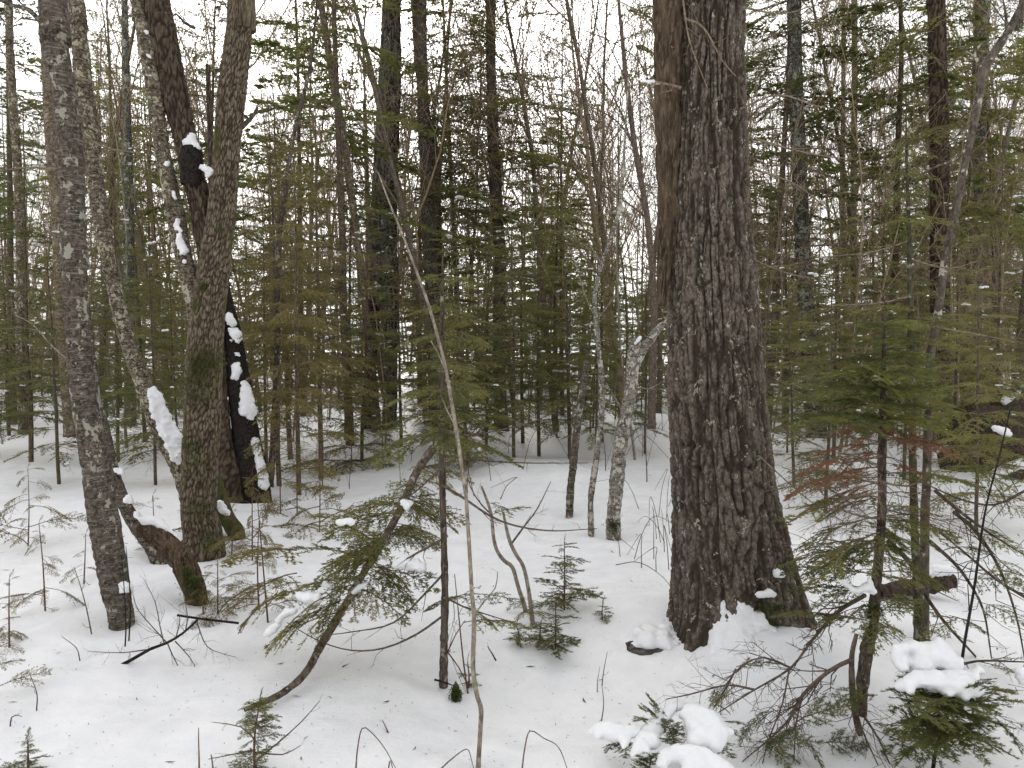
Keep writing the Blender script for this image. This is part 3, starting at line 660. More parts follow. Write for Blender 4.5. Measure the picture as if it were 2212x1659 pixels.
yf = Yb-0.30
snow_px(spruce, [(1572, 1292, 10, Yb-.28), (1585, 1300, 16, Yb-.28), (1560, 1318, 18, Yb-.28), (1600, 1318, 24, Yb-.28), (1578, 1330, 26, Yb-.28), (1620, 1335, 20, Yb-.27), (1556, 1352, 22, Yb-.30), (1590, 1362, 40, Yb-.30), (1622, 1365, 26, Yb-.28), (1552, 1392, 26, Yb-.34), (1600, 1400, 48, Yb-.36), (1648, 1392, 28, Yb-.31), (1565, 1432, 42, Yb-.42), (1620, 1440, 56, Yb-.44), (1672, 1420, 32, Yb-.36), (1585, 1470, 50, Yb-.50), (1650, 1475, 50, Yb-.50),
        (1640, 1328, 8, Yb-.28), (1668, 1372, 16, Yb-.28), (1652, 1350, 12, Yb-.28), (1548, 1300, 7, Yb-.28), (1640, 1348, 22, Yb-.30), (1662, 1368, 20, Yb-.30), (1655, 1402, 30, Yb-.34), (1690, 1400, 16, Yb-.30)], 'snow_heap', 0.010, 0.9, 'white snow heap in the hollow between the roots', 2, 0.007, .4, 4)
snow_px(spruce, [(1676, 1240, 11, Yb-.27), (1688, 1238, 11, Yb-.26), (1676, 1230, 8, Yb-.27)], label='small snow cap on a mossy knob')
snow_px(spruce, [(1636, 1284, 8, Yb-.32), (1648, 1281, 11, Yb-.32), (1663, 1281, 11, Yb-.31), (1674, 1285, 8, Yb-.30)], label='flat snow cap on a bark ledge')
def moss_tufts(root, spots, seed=3, name='moss'):
    rng = np.random.default_rng(seed); g = Geo()
    for x, y, d, rad, cnt in spots:
        c = P(x, y, d); q = rng.normal(0, rad, (cnt, 3))*np.array([1, .25, 1]); A = c[None]+q; B = A+np.stack([rng.normal(0, .3, cnt), -np.abs(rng.normal(0.6, .3, cnt)), rng.normal(-.2, .5, cnt)], 1)*0.018
        nr = rng.normal(0, 1, (cnt, 3)); nr /= np.linalg.norm(nr, axis=1, keepdims=True); g.add(needles(rng, A, B, nr, 0.006, 0.010, 0.005, 50))
    return part(name, g, M['moss'], root, False)
moss_tufts(spruce, [(1686, 1262, Yb-.25, .025, 200), (1665, 1310, Yb-.28, .035, 260), (1696, 1296, Yb-.24, .03, 200), (1690, 1250, Yb-.24, .015, 80), (1672, 1345, Yb-.27, .03, 160)])
for i, (pts, r0, tw) in enumerate(([[(1480, 40, Yb-.24), (1520, 60, Yb-.4), (1560, 130, Yb-.5), (1590, 165, Yb-.55)], .006, 4], [[(1475, 0, Yb-.25), (1490, 90, Yb-.45), (1528, 190, Yb-.5)], .005, 3], [[(1600, 235, Yb-.15), (1680, 205, Yb-.3), (1760, 228, Yb-.4), (1800, 235, Yb-.45)], .006, 6],
                                 [[(1470, 190, Yb-.2), (1420, 178, Yb-.25), (1372, 182, Yb-.3)], .009, 5], [[(1455, 105, Yb-.1), (1410, 60, Yb), (1370, 20, Yb), (1330, 0, Yb)], .008, 5], [[(1600, 15, Yb-.1), (1690, 30, Yb), (1760, 10, Yb)], .007, 6], [[(1622, 560, Yb-.1), (1700, 590, Yb-.2), (1760, 603, Yb-.3)], .006, 5],
                                 [[(1640, 985, Yb-.22), (1700, 1040, Yb-.35), (1760, 1090, Yb-.4), (1820, 1125, Yb-.45)], .004, 6], [[(1630, 300, Yb), (1740, 330, Yb+.1), (1850, 345, Yb+.1)], .007, 7], [[(1612, 360, Yb), (1720, 400, Yb+.3), (1810, 470, Yb+.4)], .007, 7])):
    traced_branch(pts, Yb, r0, 0.002, 40+i, 5, tw, 0.22, M['deadtwig'], parent=spruce)
snow_px(spruce, [(1412, 178, 5, Yb-.25), (1400, 176, 6, Yb-.27), (1388, 177, 5, Yb-.28), (1425, 180, 4, Yb-.24)], label='thin snow strip on a dead branch stub', voxel=0.008)

# ================================================================== left trunks
lb, ln, Y1 = hero('birch_tree', 'lichen-spotted grey birch leaning at the photo\'s left side', [(114, -30, 56), (116, 0, 56), (120, 100, 52), (138, 200, 46), (153, 333, 50), (157, 450, 48), (159, 553, 49), (167, 700, 48), (180, 850, 50), (206, 1000, 57), (222, 1106, 62), (237, 1200, 60), (252, 1280, 58), (262, 1335, 52)], M['birch'], n=72, step=0.014, relief='scaly', amp=0.006, seed=4, topext=4)
snow_px(lb, [(262, 1262, 9, Y1-.07), (272, 1268, 11, Y1-.07), (266, 1275, 8, Y1-.08)])
traced_branch([(100, 60), (60, 20), (20, 10), (-20, -10)], Y1, .016, .006, 3, 6, 5, .4, M['birch'], parent=lb)
traced_branch([(150, 780), (110, 745), (70, 700), (30, 680)], Y1, .005, .002, 4, 4, 4, .25, M['pale'], parent=lb)
for i, pts in enumerate(([(178, 290), (230, 320), (300, 330), (330, 335)], [(125, 365), (60, 362), (0, 368)], [(150, 165), (220, 180), (310, 195)], [(128, 228), (60, 215), (0, 226)])):
    traced_branch(pts, Y1+.3, .007, .002, 20+i, 4, 6, .35, M['deadtwig'], parent=lb)
r2, ln, Y2 = hero('birch_tree', 'thin shaggy yellow birch with snow along its leaning lower stem', [(158, -20, 30), (164, 0, 30), (178, 150, 34), (196, 300, 36), (212, 430, 33), (232, 553, 31), (254, 650, 30), (274, 730, 31), (298, 800, 33), (328, 880, 36), (358, 950, 38), (388, 1010, 38), (405, 1060, 38), (420, 1140, 36)], M['yellowbirch'], Y=5.95, n=40, step=0.02, relief='scaly', amp=0.008, seed=6, topext=4)
snow_px(r2, [(330, 845, 8, 5.86), (335, 855, 11, 5.86), (342, 880, 14, 5.86), (352, 905, 14, 5.86), (362, 930, 16, 5.85), (372, 950, 17, 5.85), (384, 970, 16, 5.85), (388, 990, 11, 5.85), (390, 975, 10, 5.83)], voxel=0.014, label='long snow ridge on the upper side of the leaning stem', rough=.012, ragged=.75, k=9)
# mossy maple with three stems
mp, ln, Y3 = hero('maple_tree', 'forked maple with mossy base and furrowed bark left of centre', [(524, -30, 48), (524, 0, 48), (513, 100, 52), (501, 200, 56), (489, 333, 53), (480, 450, 56), (466, 553, 62), (456, 620, 66), (446, 700, 70), (440, 800, 74), (437, 900, 74), (432, 1000, 74), (430, 1106, 72), (438, 1150, 78), (440, 1185, 86)], M['maple'], n=110, step=0.014, relief='furrow', amp=0.008, seed=7, topext=4, plates=(0.014, 0.06), basepx=(440, 1190))
sg, l, c = trunk_geo(px_line([(338, -40, 48), (339, 0, 48), (350, 70, 56), (363, 133, 54), (384, 233, 52), (398, 290, 46), (410, 350, 44), (430, 430, 44), (446, 520, 44), (455, 600, 40)], Y3+.03), 50, 0.02, 'furrow', .007, 12, 0, 3, plates=(.018, .09)); part('stem', sg, M['darkmaple'], mp)['label'] = 'dark upright stem with a snow-topped broken stub'
sg, l, c = trunk_geo(px_line([(296, -30, 22), (298, 0, 22), (316, 100, 32), (339, 233, 32), (352, 333, 30), (374, 433, 35), (396, 550, 34), (408, 600, 36), (420, 660, 38), (435, 720, 36)], Y3-.02), 40, 0.02, 'scaly', .008, 13, 0, 3); part('stem', sg, M['yellowbirch'], mp)['label'] = 'slender scaly stem with scattered snow patches'
sg, l, c = trunk_geo(px_line([(412, 400, 40), (414, 345, 44), (412, 318, 40)], Y3-.04), 30, .02, 'scaly', .008, 14, 0); part('broken_stub', sg, M['black'], mp)
snow_px(mp, [(408, 312, 13, Y3-.06), (414, 300, 11, Y3-.06), (420, 316, 12, Y3-.06), (426, 322, 8, Y3-.06), (415, 292, 7, Y3-.06)], rough=.008)
snow_px(mp, [(436, 362, 8, Y3-.08), (446, 366, 10, Y3-.08), (455, 370, 8, Y3-.08), (447, 380, 6, Y3-.08)], rough=.008)
for q in ([(380, 430, 6), (374, 415, 5), (388, 452, 5)], [(384, 475, 8), (380, 490, 7), (390, 500, 6)], [(388, 520, 8), (392, 535, 11), (396, 545, 9), (386, 505, 7)], [(315, 70, 6), (322, 74, 4)], [(318, 118, 6), (325, 125, 5)], [(322, 146, 5)], [(360, 352, 6), (364, 358, 4)], [(342, 280, 5)], [(398, 565, 5)], [(372, 412, 5)], [(318, 162, 5), (328, 163, 4)]):
    snow_px(mp, [(x, y, r, Y3-.09) for x, y, r in q], rough=.01, voxel=.016)
moss_tufts(mp, [(430, 800, Y3-.13, .06, 700), (445, 770, Y3-.13, .05, 350), (425, 850, Y3-.13, .06, 450), (470, 780, Y3-.11, .03, 200), (425, 1000, Y3-.14, .06, 260), (430, 1100, Y3-.14, .06, 260), (412, 960, Y3-.12, .03, 180), (440, 620, Y3-.11, .02, 120), (455, 1170, Y3-.16, .05, 260)], 9)
traced_branch([(520, 275), (535, 262), (548, 248), (556, 232)], Y3, .022, .010, 5, 7, 0, .1, M['dark'], 'broken_stub', mp)
traced_branch([(420, 60), (400, 50), (380, 30), (365, 45)], Y3-.3, .012, .004, 9, 5, 5, .4, M['dark'], parent=mp)
# snowy black stem behind the maple
sb, ln, Y4 = hero('maple_tree', 'black leaning stem plastered with snow close behind the mossy maple', [(486, 600, 16), (492, 653, 22), (502, 720, 36), (515, 820, 48), (524, 886, 52), (533, 953, 58), (546, 1020, 64), (555, 1070, 60)], M['black'], n=40, step=.02, relief='scaly', amp=.006, seed=15, topext=1.2, topr=.3)
for q in ([(498, 690, 10), (504, 700, 8), (494, 680, 7)], [(500, 712, 8), (510, 720, 11), (514, 735, 9), (516, 728, 8)], [(505, 790, 8), (512, 800, 11), (508, 815, 9), (516, 785, 6)], [(530, 830, 10), (532, 850, 14), (534, 870, 16), (538, 885, 16), (528, 890, 14), (545, 880, 10), (540, 900, 10)], [(510, 765, 5), (516, 768, 4)], [(550, 950, 9), (556, 975, 10), (563, 1000, 11), (566, 1025, 12), (570, 1050, 12)], [(500, 735, 5)]):
    snow_px(sb, [(x, y, r, Y4-.11) for x, y, r in q], rough=.012, voxel=.017)
s5, ln, Y5 = hero('maple_tree', 'short brown trunk standing directly right of the mossy maple foot', [(474, 800, 24), (478, 870, 30), (482, 953, 38), (494, 1020, 48), (500, 1070, 50)], M['darkmaple'], n=30, step=.03, relief='furrow', amp=.006, seed=16, topext=3)
s6, ln, Y6 = hero('maple_tree', 'slanting mossy stem foot right of the mossy maple in the snow', [(462, 1020, 22), (476, 1075, 28), (492, 1120, 32), (510, 1152, 36)], M['mossbark'], n=26, step=.03, relief='scaly', amp=.006, seed=17, topext=.0)
snow_px(s6, [(474, 1085, 8, Y6-.1), (482, 1100, 10, Y6-.1), (490, 1110, 9, Y6-.1)], rough=.008)
# leaning dark stem and the rotten stub
s7, ln, Y7 = hero('birch_tree', 'dark thin stem slanting down behind the rotten stub', [(205, 840, 18), (215, 890, 20), (232, 960, 24), (250, 1040, 26), (277, 1106, 28), (305, 1150, 30), (338, 1200, 32)], M['birch'], n=28, step=.03, relief='scaly', amp=.006, seed=18, topext=4, basepx=(338, 1200))
for q in ([(252, 1014, 9), (258, 1020, 8)], [(276, 1075, 8), (282, 1085, 7)], [(298, 1112, 9), (306, 1122, 8)]): snow_px(s7, [(x, y, r, Y7-.08) for x, y, r in q], rough=.01)
st, ln, Y8 = hero('tree_stump', 'rotten brown leaning stub with snow on its broken top and mossy foot', [(306, 1132, 30), (325, 1146, 40), (352, 1166, 46), (380, 1196, 46), (402, 1230, 46), (416, 1262, 44), (424, 1288, 40)], M['rot'], n=48, step=.012, relief='furrow', amp=.012, seed=19, cat='stump', plates=(.018, .15))
snow_px(st, [(310, 1124, 11, Y8-.03), (322, 1126, 13, Y8-.02), (336, 1128, 13, Y8), (350, 1136, 12, Y8), (366, 1150, 11, Y8+.02), (378, 1162, 10, Y8+.02), (390, 1178, 9, Y8+.03), (400, 1192, 8, Y8+.03)], label='snow lying along the stub', rough=.006)
moss_tufts(st, [(418, 1262, Y8-.09, .035, 420), (405, 1235, Y8-.09, .025, 200), (430, 1285, Y8-.09, .03, 200)], 21)

# ================================================================== middle trunks
sn, ln, Y9 = hero('dead_tree', 'tall dark weathered snag with pale streaks, split near its foot', [(847, -30, 36), (846, 0, 36), (842, 167, 46), (834, 333, 51), (829, 467, 55), (829, 553, 58), (832, 640, 54), (840, 680, 36), (845, 760, 26), (842, 920, 30)], M['snag'], n=60, step=.03, relief='furrow', amp=.014, seed=22, topext=4, basepx=(805, 922), plates=(.05, .5))
sg, l, c = trunk_geo(px_line([(812, 600, 22), (806, 690, 24), (800, 800, 24), (798, 870, 32), (802, 925, 44)], Y9-.05), 30, .04, 'furrow', .012, 24, 0); part('split_leg', sg, M['black'], sn)
snow_px(sn, [(813, 612, 5, Y9-.3), (818, 618, 5, Y9-.3), (812, 622, 4, Y9-.3)], rough=.01, voxel=.02)
dress(sn, ln, 5, 7, 0, 1.4, 'fir1', seed=4, dead=34, dz=(2.0, 8.0))
t1, l, y = hero('birch_tree', 'thin tan birch stem crossing the foot of the split dark snag', [(800, 560, 12), (808, 660, 14), (818, 760, 15), (830, 840, 17), (852, 915, 20)], M['tan'], n=16, step=.06, seed=25, topext=3, amp=.005)
t7, ln, Y10 = hero('spruce_tree', 'straight dark spruce trunk just right of the split snag', [(909, -30, 22), (910, 0, 22), (912, 167, 24), (920, 333, 28), (924, 467, 29), (930, 553, 30), (938, 700, 30), (946, 840, 32), (950, 925, 36)], M['dark'], n=30, step=.05, relief='scaly', amp=.008, seed=26, topext=5)
dress(t7, ln, 3.0, 9.5, 34, 1.7, 'fir1', 'fir', 27, dead=80, dz=(1.2, 7), snow=.1)
t7b, ln, y = hero('spruce_tree', 'slim second trunk touching the dark spruce right of the snag', [(892, -20, 10), (893, 0, 10), (905, 170, 12), (940, 330, 17), (944, 467, 18), (950, 560, 18), (952, 780, 18), (955, 905, 20)], M['dark'], n=18, step=.08, relief='scaly', amp=.006, seed=28, topext=4)
t8, ln, Y11 = hero('spruce_tree', 'brown spruce with green boughs halfway between snag and big trunk', [(1058, -20, 20), (1060, 0, 20), (1061, 167, 20), (1067, 333, 26), (1077, 500, 25), (1081, 560, 24), (1077, 690, 24), (1080, 850, 28), (1083, 922, 34)], M['dark'], n=30, step=.05, relief='scaly', amp=.008, seed=29, topext=5)
dress(t8, ln, 3.2, 11, 70, 2.1, 'fir1', 'fir', 30, dead=80, dz=(1.2, 7), snow=.12, low=-.05)
# central birches
b1, ln, Y12 = hero('birch_tree', 'crooked pale birch with broken top left of the big trunk', [(1374, 735, 22), (1368, 770, 26), (1366, 810, 27), (1362, 853, 27), (1352, 900, 28), (1344, 936, 29), (1336, 1000, 30), (1331, 1060, 30), (1326, 1110, 30), (1325, 1155, 33)], M['paper'], n=44, step=.02, relief='scaly', amp=.007, seed=31)
sg, l, c = trunk_geo(px_line([(1368, 800, 22), (1385, 760, 22), (1404, 735, 18), (1425, 708, 15), (1450, 690, 13), (1490, 660, 10)], Y12), 20, .03, 'scaly', .005, 32, 0); part('limb', sg, M['paper'], b1)
snow_px(b1, [(1378, 736, 5, Y12-.06), (1384, 728, 5, Y12-.05), (1372, 743, 4, Y12-.06)])
traced_branch([(1350, 900), (1335, 870), (1310, 830)], Y12, .008, .002, 33, 4, 4, .25, M['pale'], parent=b1); traced_branch([(1368, 830), (1400, 840), (1430, 825)], Y12, .006, .002, 34, 4, 3, .2, M['pale'], parent=b1)
moss_tufts(b1, [(1324, 1135, Y12-.06, .03, 260)], 35)
b2, ln, Y13 = hero('birch_tree', 'slender wavy birch left of the crooked pale birch', [(1345, 380, 7), (1335, 470, 8), (1300, 570, 8), (1285, 640, 9), (1288, 700, 10), (1298, 800, 11), (1300, 886, 12), (1292, 960, 13), (1284, 1020, 14), (1276, 1080, 12), (1277, 1150, 13)], M['paper'], n=18, step=.03, relief='scaly', amp=.004, seed=36, topext=.8)
for i, pts in enumerate(([(1288, 690), (1265, 640), (1240, 560), (1225, 530)], [(1290, 690), (1330, 640), (1365, 600)], [(1300, 570), (1270, 520), (1255, 470)])): traced_branch(pts, Y13, .006, .002, 37+i, 4, 6, .4, M['pale'], parent=b2)
b3, ln, y = hero('birch_tree', 'mottled thin birch with snapped top, leftmost of the three centre birches', [(1266, 780, 12), (1262, 820, 14), (1252, 886, 15), (1245, 940, 15), (1240, 990, 15), (1233, 1050, 16), (1230, 1110, 17)], M['birch'], n=18, step=.03, relief='scaly', amp=.005, seed=41)
# right hand trunks
tg_, ln, Y14 = hero('birch_tree', 'straight grey lichen-covered trunk right of the big spruce', [(1714, -30, 27), (1715, 0, 27), (1718, 167, 30), (1725, 333, 30), (1735, 553, 31), (1742, 660, 33), (1750, 790, 36), (1760, 900, 40), (1764, 935, 44)], M['greybark'], n=40, step=.04, relief='scaly', amp=.010, seed=42, topext=5)
dress(tg_, ln, 6, 11, 30, 1.8, 'fir1', 'hemlock', 43, dead=60, dz=(1.5, 7), dspread=2.4)
td, ln, Y15 = hero('maple_tree', 'dark brown furrowed trunk standing right of the two green sapling poles', [(2021, -30, 34), (2022, 0, 34), (2028, 233, 36), (2030, 400, 37), (2031, 553, 38), (2030, 700, 38), (2030, 850, 42), (2030, 950, 46)], M['darkmaple'], n=44, step=.03, relief='furrow', amp=.010, seed=44, topext=4, plates=(.03, .2), basepx=(2030, 960))
dress(td, ln, 3.2, 8, 30, 2.0, 'hem1', 'hemlock', 45, dead=50, dz=(1.5, 6))
te, ln, Y16 = hero('birch_tree', 'grey blotchy birch trunk near the right edge of the photo', [(2124, -30, 28), (2123, 0, 28), (2114, 250, 30), (2108, 400, 30), (2104, 553, 30), (2103, 740, 31), (2104, 870, 34)], M['greybark'], n=34, step=.04, relief='scaly', amp=.010, seed=46, topext=4, basepx=(2104, 900))
dress(te, ln, 3.5, 8.5, 34, 2.2, 'hem1', 'hemlock', 47, dead=50, dz=(1.5, 6))
tf, ln, y = hero('maple_tree', 'thin black mossy stem nearest the right edge of the photo', [(2130, 250, 8), (2140, 333, 11), (2150, 440, 16), (2150, 553, 13), (2148, 700, 12), (2146, 850, 13)], M['mossbark'], n=18, step=.06, relief='scaly', amp=.012, seed=48, topext=2, basepx=(2146, 900))
for i, (x0, x1, w, nm) in enumerate(((1846, 1846, 13, 'pale tan birch pole far back between lichen trunk and dark maple'), (1822, 1828, 10, 'slim tan birch pole left of the far pale birch pole'))):
    hero('birch_tree', nm, [(x0, -20, w-2), (x0, 150, w-1), (x0-2, 400, w), (x1-2, 600, w+1), (x1, 880, w+3)], M['tan'], Y=17+i, n=14, step=.15, seed=50+i, topext=3, amp=.006)
hero('birch_tree', 'tan slightly curved birch left of the dark snag', [(690, -20, 11), (692, 0, 12), (712, 120, 13), (738, 270, 14), (757, 400, 15), (775, 553, 15), (800, 760, 17), (812, 900, 20)], M['tan'], Y=12.2, n=18, step=.08, relief='scaly', seed=57, topext=4, amp=.008)
tk, ln, yk = hero('cedar_tree', 'thin dark stem bowing left through the droopy cedars', [(676, 100, 6), (660, 190, 8), (633, 300, 9), (614, 430, 10), (600, 553, 11), (598, 786, 13), (590, 960, 14), (583, 1055, 15)], M['dark'], n=16, step=.05, relief='scaly', seed=58, topext=1, amp=.005)
for i, q in enumerate(([(640, 270), (690, 250), (740, 215)], [(622, 380), (570, 400), (530, 380)], [(610, 450), (660, 470), (720, 460)], [(600, 600), (640, 560), (680, 545)], [(598, 700), (640, 690), (690, 640)])): traced_branch(q, yk, .006, .002, 320+i, 4, 8, .4, M['deadtwig'], parent=tk)
ah, ln, yh = hero('bare_tree', 'leafless tree with long arching limbs left of the big trunk', [(1336, -20, 6), (1342, 60, 8), (1352, 160, 10), (1372, 320, 12), (1398, 470, 13), (1412, 650, 14), (1408, 880, 18)], M['twig'], n=14, step=.06, seed=59, topext=2, Y=9.0)
for i, (q, r) in enumerate(([[(1400, 480), (1390, 400), (1365, 310), (1328, 215), (1270, 135), (1190, 82), (1090, 52)], .016], [[(1412, 620), (1425, 400), (1415, 240), (1385, 140), (1320, 90), (1240, 58), (1150, 28)], .014], [[(1385, 400), (1382, 200), (1372, 60), (1365, -30)], .011], [[(1372, 320), (1330, 260), (1250, 220), (1160, 190)], .010], [[(1398, 470), (1330, 420), (1260, 370), (1200, 340)], .010], [[(1355, 180), (1300, 60), (1270, -20)], .009], [[(1390, 440), (1350, 380), (1320, 290), (1310, 160)], .008])): traced_branch(q, yh, r, .003, 330+i, 5, 16, .55, M['twig'], parent=ah, sub=3)
hero('maple_tree', 'brown thin trunk hugging the leaning grey birch at far left', [(92, -20, 18), (95, 0, 18), (104, 180, 22), (112, 330, 22), (126, 470, 26), (135, 700, 24), (150, 900, 26)], M['tan'], Y=9.5, n=18, step=.08, relief='scaly', seed=53, topext=4, amp=.008)
for i, (pts, mt, nm) in enumerate((([(18, 0, 14), (26, 200, 16), (40, 400, 18), (45, 600, 18), (50, 900, 20)], 'yellowbirch', 'scaly tan trunk at the left margin of the photo'), ([(215, 0, 12), (216, 150, 13), (210, 280, 14)], 'dark', None), ([(275, 300, 18), (278, 480, 22), (280, 700, 22), (282, 900, 24)], 'greybark', 'grey trunk in the thicket between the shaggy birch and mossy maple'))):
    if nm: hero('birch_tree', nm, [(p[0], p[1], p[2]) for p in pts], M[mt], Y=11+i*2, n=18, step=.08, relief='scaly', seed=55+i, topext=5, amp=.01)

# ================================================================== boughs of the near trees: branch > needles, sharing meshes
def boughs(root, rows, lib, leaf, seed, wood='twig', rolls=0.35, wid=1.0):
    rng = np.random.default_rng(seed)
    for q in rows:
        ax, ay, ad, bx, by, bd = q[:6]; bough(root, P(ax, ay, ad), P(bx, by, bd), lib, int(rng.integers(99)), q[6] if len(q) > 6 else leaf, wood, rng.normal(0, rolls), wid)
def fan(root, x, y, d, n, Lpx, lib, leaf, seed, a0=0, a1=360, wood='twig', dip=0.1, dz=0.0):
    """boughs round a stem point; angles in plan (0 = to the right, 270 = towards the camera)"""
    rng = np.random.default_rng(seed)
    for k in range(n):
        a = math.radians(a0+(a1-a0)*(k+rng.uniform(.2, .8))/n); L = Lpx/F*d*rng.uniform(.7, 1.15); A = P(x, y+rng.uniform(-6, 6), d)
        bough(root, A, A+np.array([math.cos(a)*L, math.sin(a)*L, -dip*L*rng.uniform(.3, 1.7)+dz]), lib, int(rng.integers(99)), leaf, wood, rng.normal(0, .25))

M['logbark'] = bark('wet_log_bark', (0.10, 0.075, 0.055), (0.04, 0.03, 0.022), (0.15, 0.115, 0.085), 34, 0.5, 0.8, moss=(0.06, 0.06, 0.025), ma=.55)
M['greenbark'] = bark('green_fir_bark', (0.10, 0.095, 0.055), (0.055, 0.048, 0.03), (0.15, 0.135, 0.09), 36, 0.6, 0.5, lichen=(0.26, 0.26, 0.22), la=0.62, moss=(0.07, 0.075, 0.03), ma=.55)
M['mossbark2'] = bark('lichen_hemlock_bark', (0.17, 0.135, 0.10), (0.06, 0.045, 0.033), (0.25, 0.215, 0.17), 36, 0.6, 0.6, lichen=(0.34, 0.33, 0.29), la=.6, moss=(0.06, 0.065, 0.025), ma=.6)
# ---- dark pole hemlock in the middle
Yp = gp(958, 1472)[1]
hp, ln, _ = hero('hemlock_sapling', 'dark straight hemlock pole with arching bare lower branches, centre of clearing', [(956, 560, 3), (955, 640, 6), (954, 720, 9), (954, 820, 11), (954, 986, 13), (957, 1106, 14), (961, 1273, 15), (959, 1400, 17), (958, 1470, 19)], M['dark'], Y=Yp, n=28, step=.012, relief='scaly', amp=.004, seed=60, topext=.1, topr=.2, cat='sapling')
for i, y in enumerate((600, 660, 720, 775, 830, 885, 935)):
    fan(hp, 955, y, Yp, 5, 80+i*14, 'hem0', 'hemlock', 70+i, 20*i, 360+20*i, dip=.05+.015*i)
for i, (pts, r, tw) in enumerate(([[(957, 1240), (920, 1280), (850, 1345), (760, 1365), (700, 1372)], .006, 7], [[(957, 1330), (900, 1370), (830, 1400), (760, 1405), (690, 1385), (620, 1345)], .006, 8], [[(955, 1165), (900, 1195), (850, 1222), (790, 1240)], .007, 6], [[(952, 1045, Yp), (1000, 1075, Yp-.1), (1080, 1125, Yp-.1), (1180, 1146, Yp), (1290, 1142, Yp+.2)], .007, 8],
      [[(957, 985, Yp), (1040, 995, Yp+.1), (1140, 1000, Yp+.2), (1270, 1000, Yp+.3)], .006, 8], [[(962, 1290), (1000, 1310), (1060, 1330), (1110, 1345)], .005, 6], [[(955, 1010), (900, 1060), (860, 1090)], .006, 5], [[(955, 930), (1000, 940), (1050, 935), (1140, 915), (1200, 890)], .005, 6], [[(960, 1400), (990, 1440), (1010, 1480)], .004, 2], [[(962, 1420), (985, 1370), (1005, 1340)], .004, 3])):
    traced_branch(pts, Yp, r, .0018, 80+i, 5, tw, .16, M['twig'], parent=hp, sub=1)
boughs(hp, [(985, 1290, Yp, 1100, 1275, Yp-.1), (1005, 1310, Yp, 1080, 1345, Yp-.1), (1050, 1085, Yp, 1110, 1100, Yp), (1000, 1290, Yp, 920, 1295, Yp+.2), (1060, 1115, Yp, 1140, 1080, Yp+.1), (1000, 1345, Yp, 1140, 1330, Yp-.05)], 'hem9', 'hemlock', 91)
# ---- pale leaning sapling
Ys = gp(1034, 1642)[1]
ps, ln, _ = hero('maple_sapling', 'pale beige whip-thin sapling leaning across the clearing', [(817, 373, 3.0), (842, 440, 3.4), (867, 500, 4.2), (887, 553, 5.1), (924, 653, 6.4), (946, 730, 6.8), (964, 803, 7.2), (984, 920, 8.1), (1004, 1053, 8.5), (1009, 1106, 8.5), (1019, 1273, 9.3), (1024, 1340, 10.2), (1022, 1440, 10.2), (1030, 1500, 10.2), (1039, 1533, 11.0), (1037, 1590, 10.2), (1034, 1640, 11.0)], M['pale'], Y=Ys, n=20, step=.015, relief='smooth', amp=.002, seed=62, cat='sapling', bury=.1)
for i, pts in enumerate(([(984, 920), (965, 885), (955, 860)], [(962, 800), (945, 760), (930, 735)], [(1024, 1330), (1045, 1300), (1070, 1270), (1075, 1235)])): traced_branch(pts, Ys, .004, .0015, 64+i, 4, 1, .1, M['pale'], parent=ps)
# ---- leaning hemlock with snow
Yl = 3.55
d0, d1, d2, d3 = gp(540, 1540)[1]-.02, gp(590, 1520)[1]-.03, gp(650, 1485)[1]-.05, gp(690, 1432)[1]-.1
lh, ln, _ = hero('hemlock_tree', 'fallen hemlock stem leaning right with snow-dusted drooping boughs', [(540, 1528, 9, d0), (590, 1508, 13, d1), (620, 1490, 14, (d1+d2)/2), (650, 1465, 15, d2), (672, 1435, 16, (d2+d3)/2), (690, 1400, 17, d3), (720, 1350, 17, max(d3+.03, 3.45)), (750, 1300, 15, 3.58), (790, 1230, 15, 3.7), (830, 1165, 16, 3.8), (870, 1090, 17, 3.95), (900, 1020, 18, 4.1), (936, 968, 17, 4.25)], M['mossbark2'] if 'mossbark2' in M else M['greybark'], Y=Yl, n=32, step=.014, relief='scaly', amp=.004, seed=66, bury=.06)
boughs(lh, [(800, 1215, 3.7, 640, 1150, 3.85), (820, 1180, 3.75, 690, 1080, 4.0), (780, 1250, 3.65, 600, 1260, 3.6), (760, 1290, 3.6, 610, 1330, 3.45), (790, 1225, 3.7, 940, 1240, 3.5), (800, 1210, 3.7, 900, 1290, 3.45), (830, 1160, 3.8, 760, 1180, 3.5), (850, 1130, 3.85, 950, 1150, 3.7), (840, 1140, 3.8, 740, 1230, 3.4), (870, 1090, 3.95, 780, 1070, 4.1), (880, 1070, 4.0, 960, 1100, 3.8), (770, 1270, 3.6, 880, 1320, 3.4), (745, 1310, 3.55, 680, 1370, 3.4), (900, 1030, 4.1, 840, 1100, 3.8), (810, 1200, 3.7, 720, 1250, 3.4), (905, 1010, 4.1, 990, 1050, 4.0), (735, 1320, 3.5, 560, 1370, 3.5), (860, 1110, 3.9, 700, 1130, 4.1)], 'hem0', 'hemlock', 67, 'redtwig')
rg = np.random.default_rng(611)
for i in range(34):
    u = rg.uniform(.22, 1); x = np.interp(u, [0, .4, 1], [720, 790, 930]); y = np.interp(u, [0, .4, 1], [1350, 1230, 975]); d = np.interp(u, [0, .4, 1], [3.5, 3.7, 4.22]); a = rg.uniform(0, 6.28); L = rg.uniform(.2, .42); A = P(x, y, d)
    bough(lh, A, A+np.array([math.cos(a)*L, math.sin(a)*L*.7, -abs(rg.normal(.08, .06))]), 'hem9', i, 'hemlock' if i % 4 else 'cedar', 'redtwig', rg.normal(0, .3))
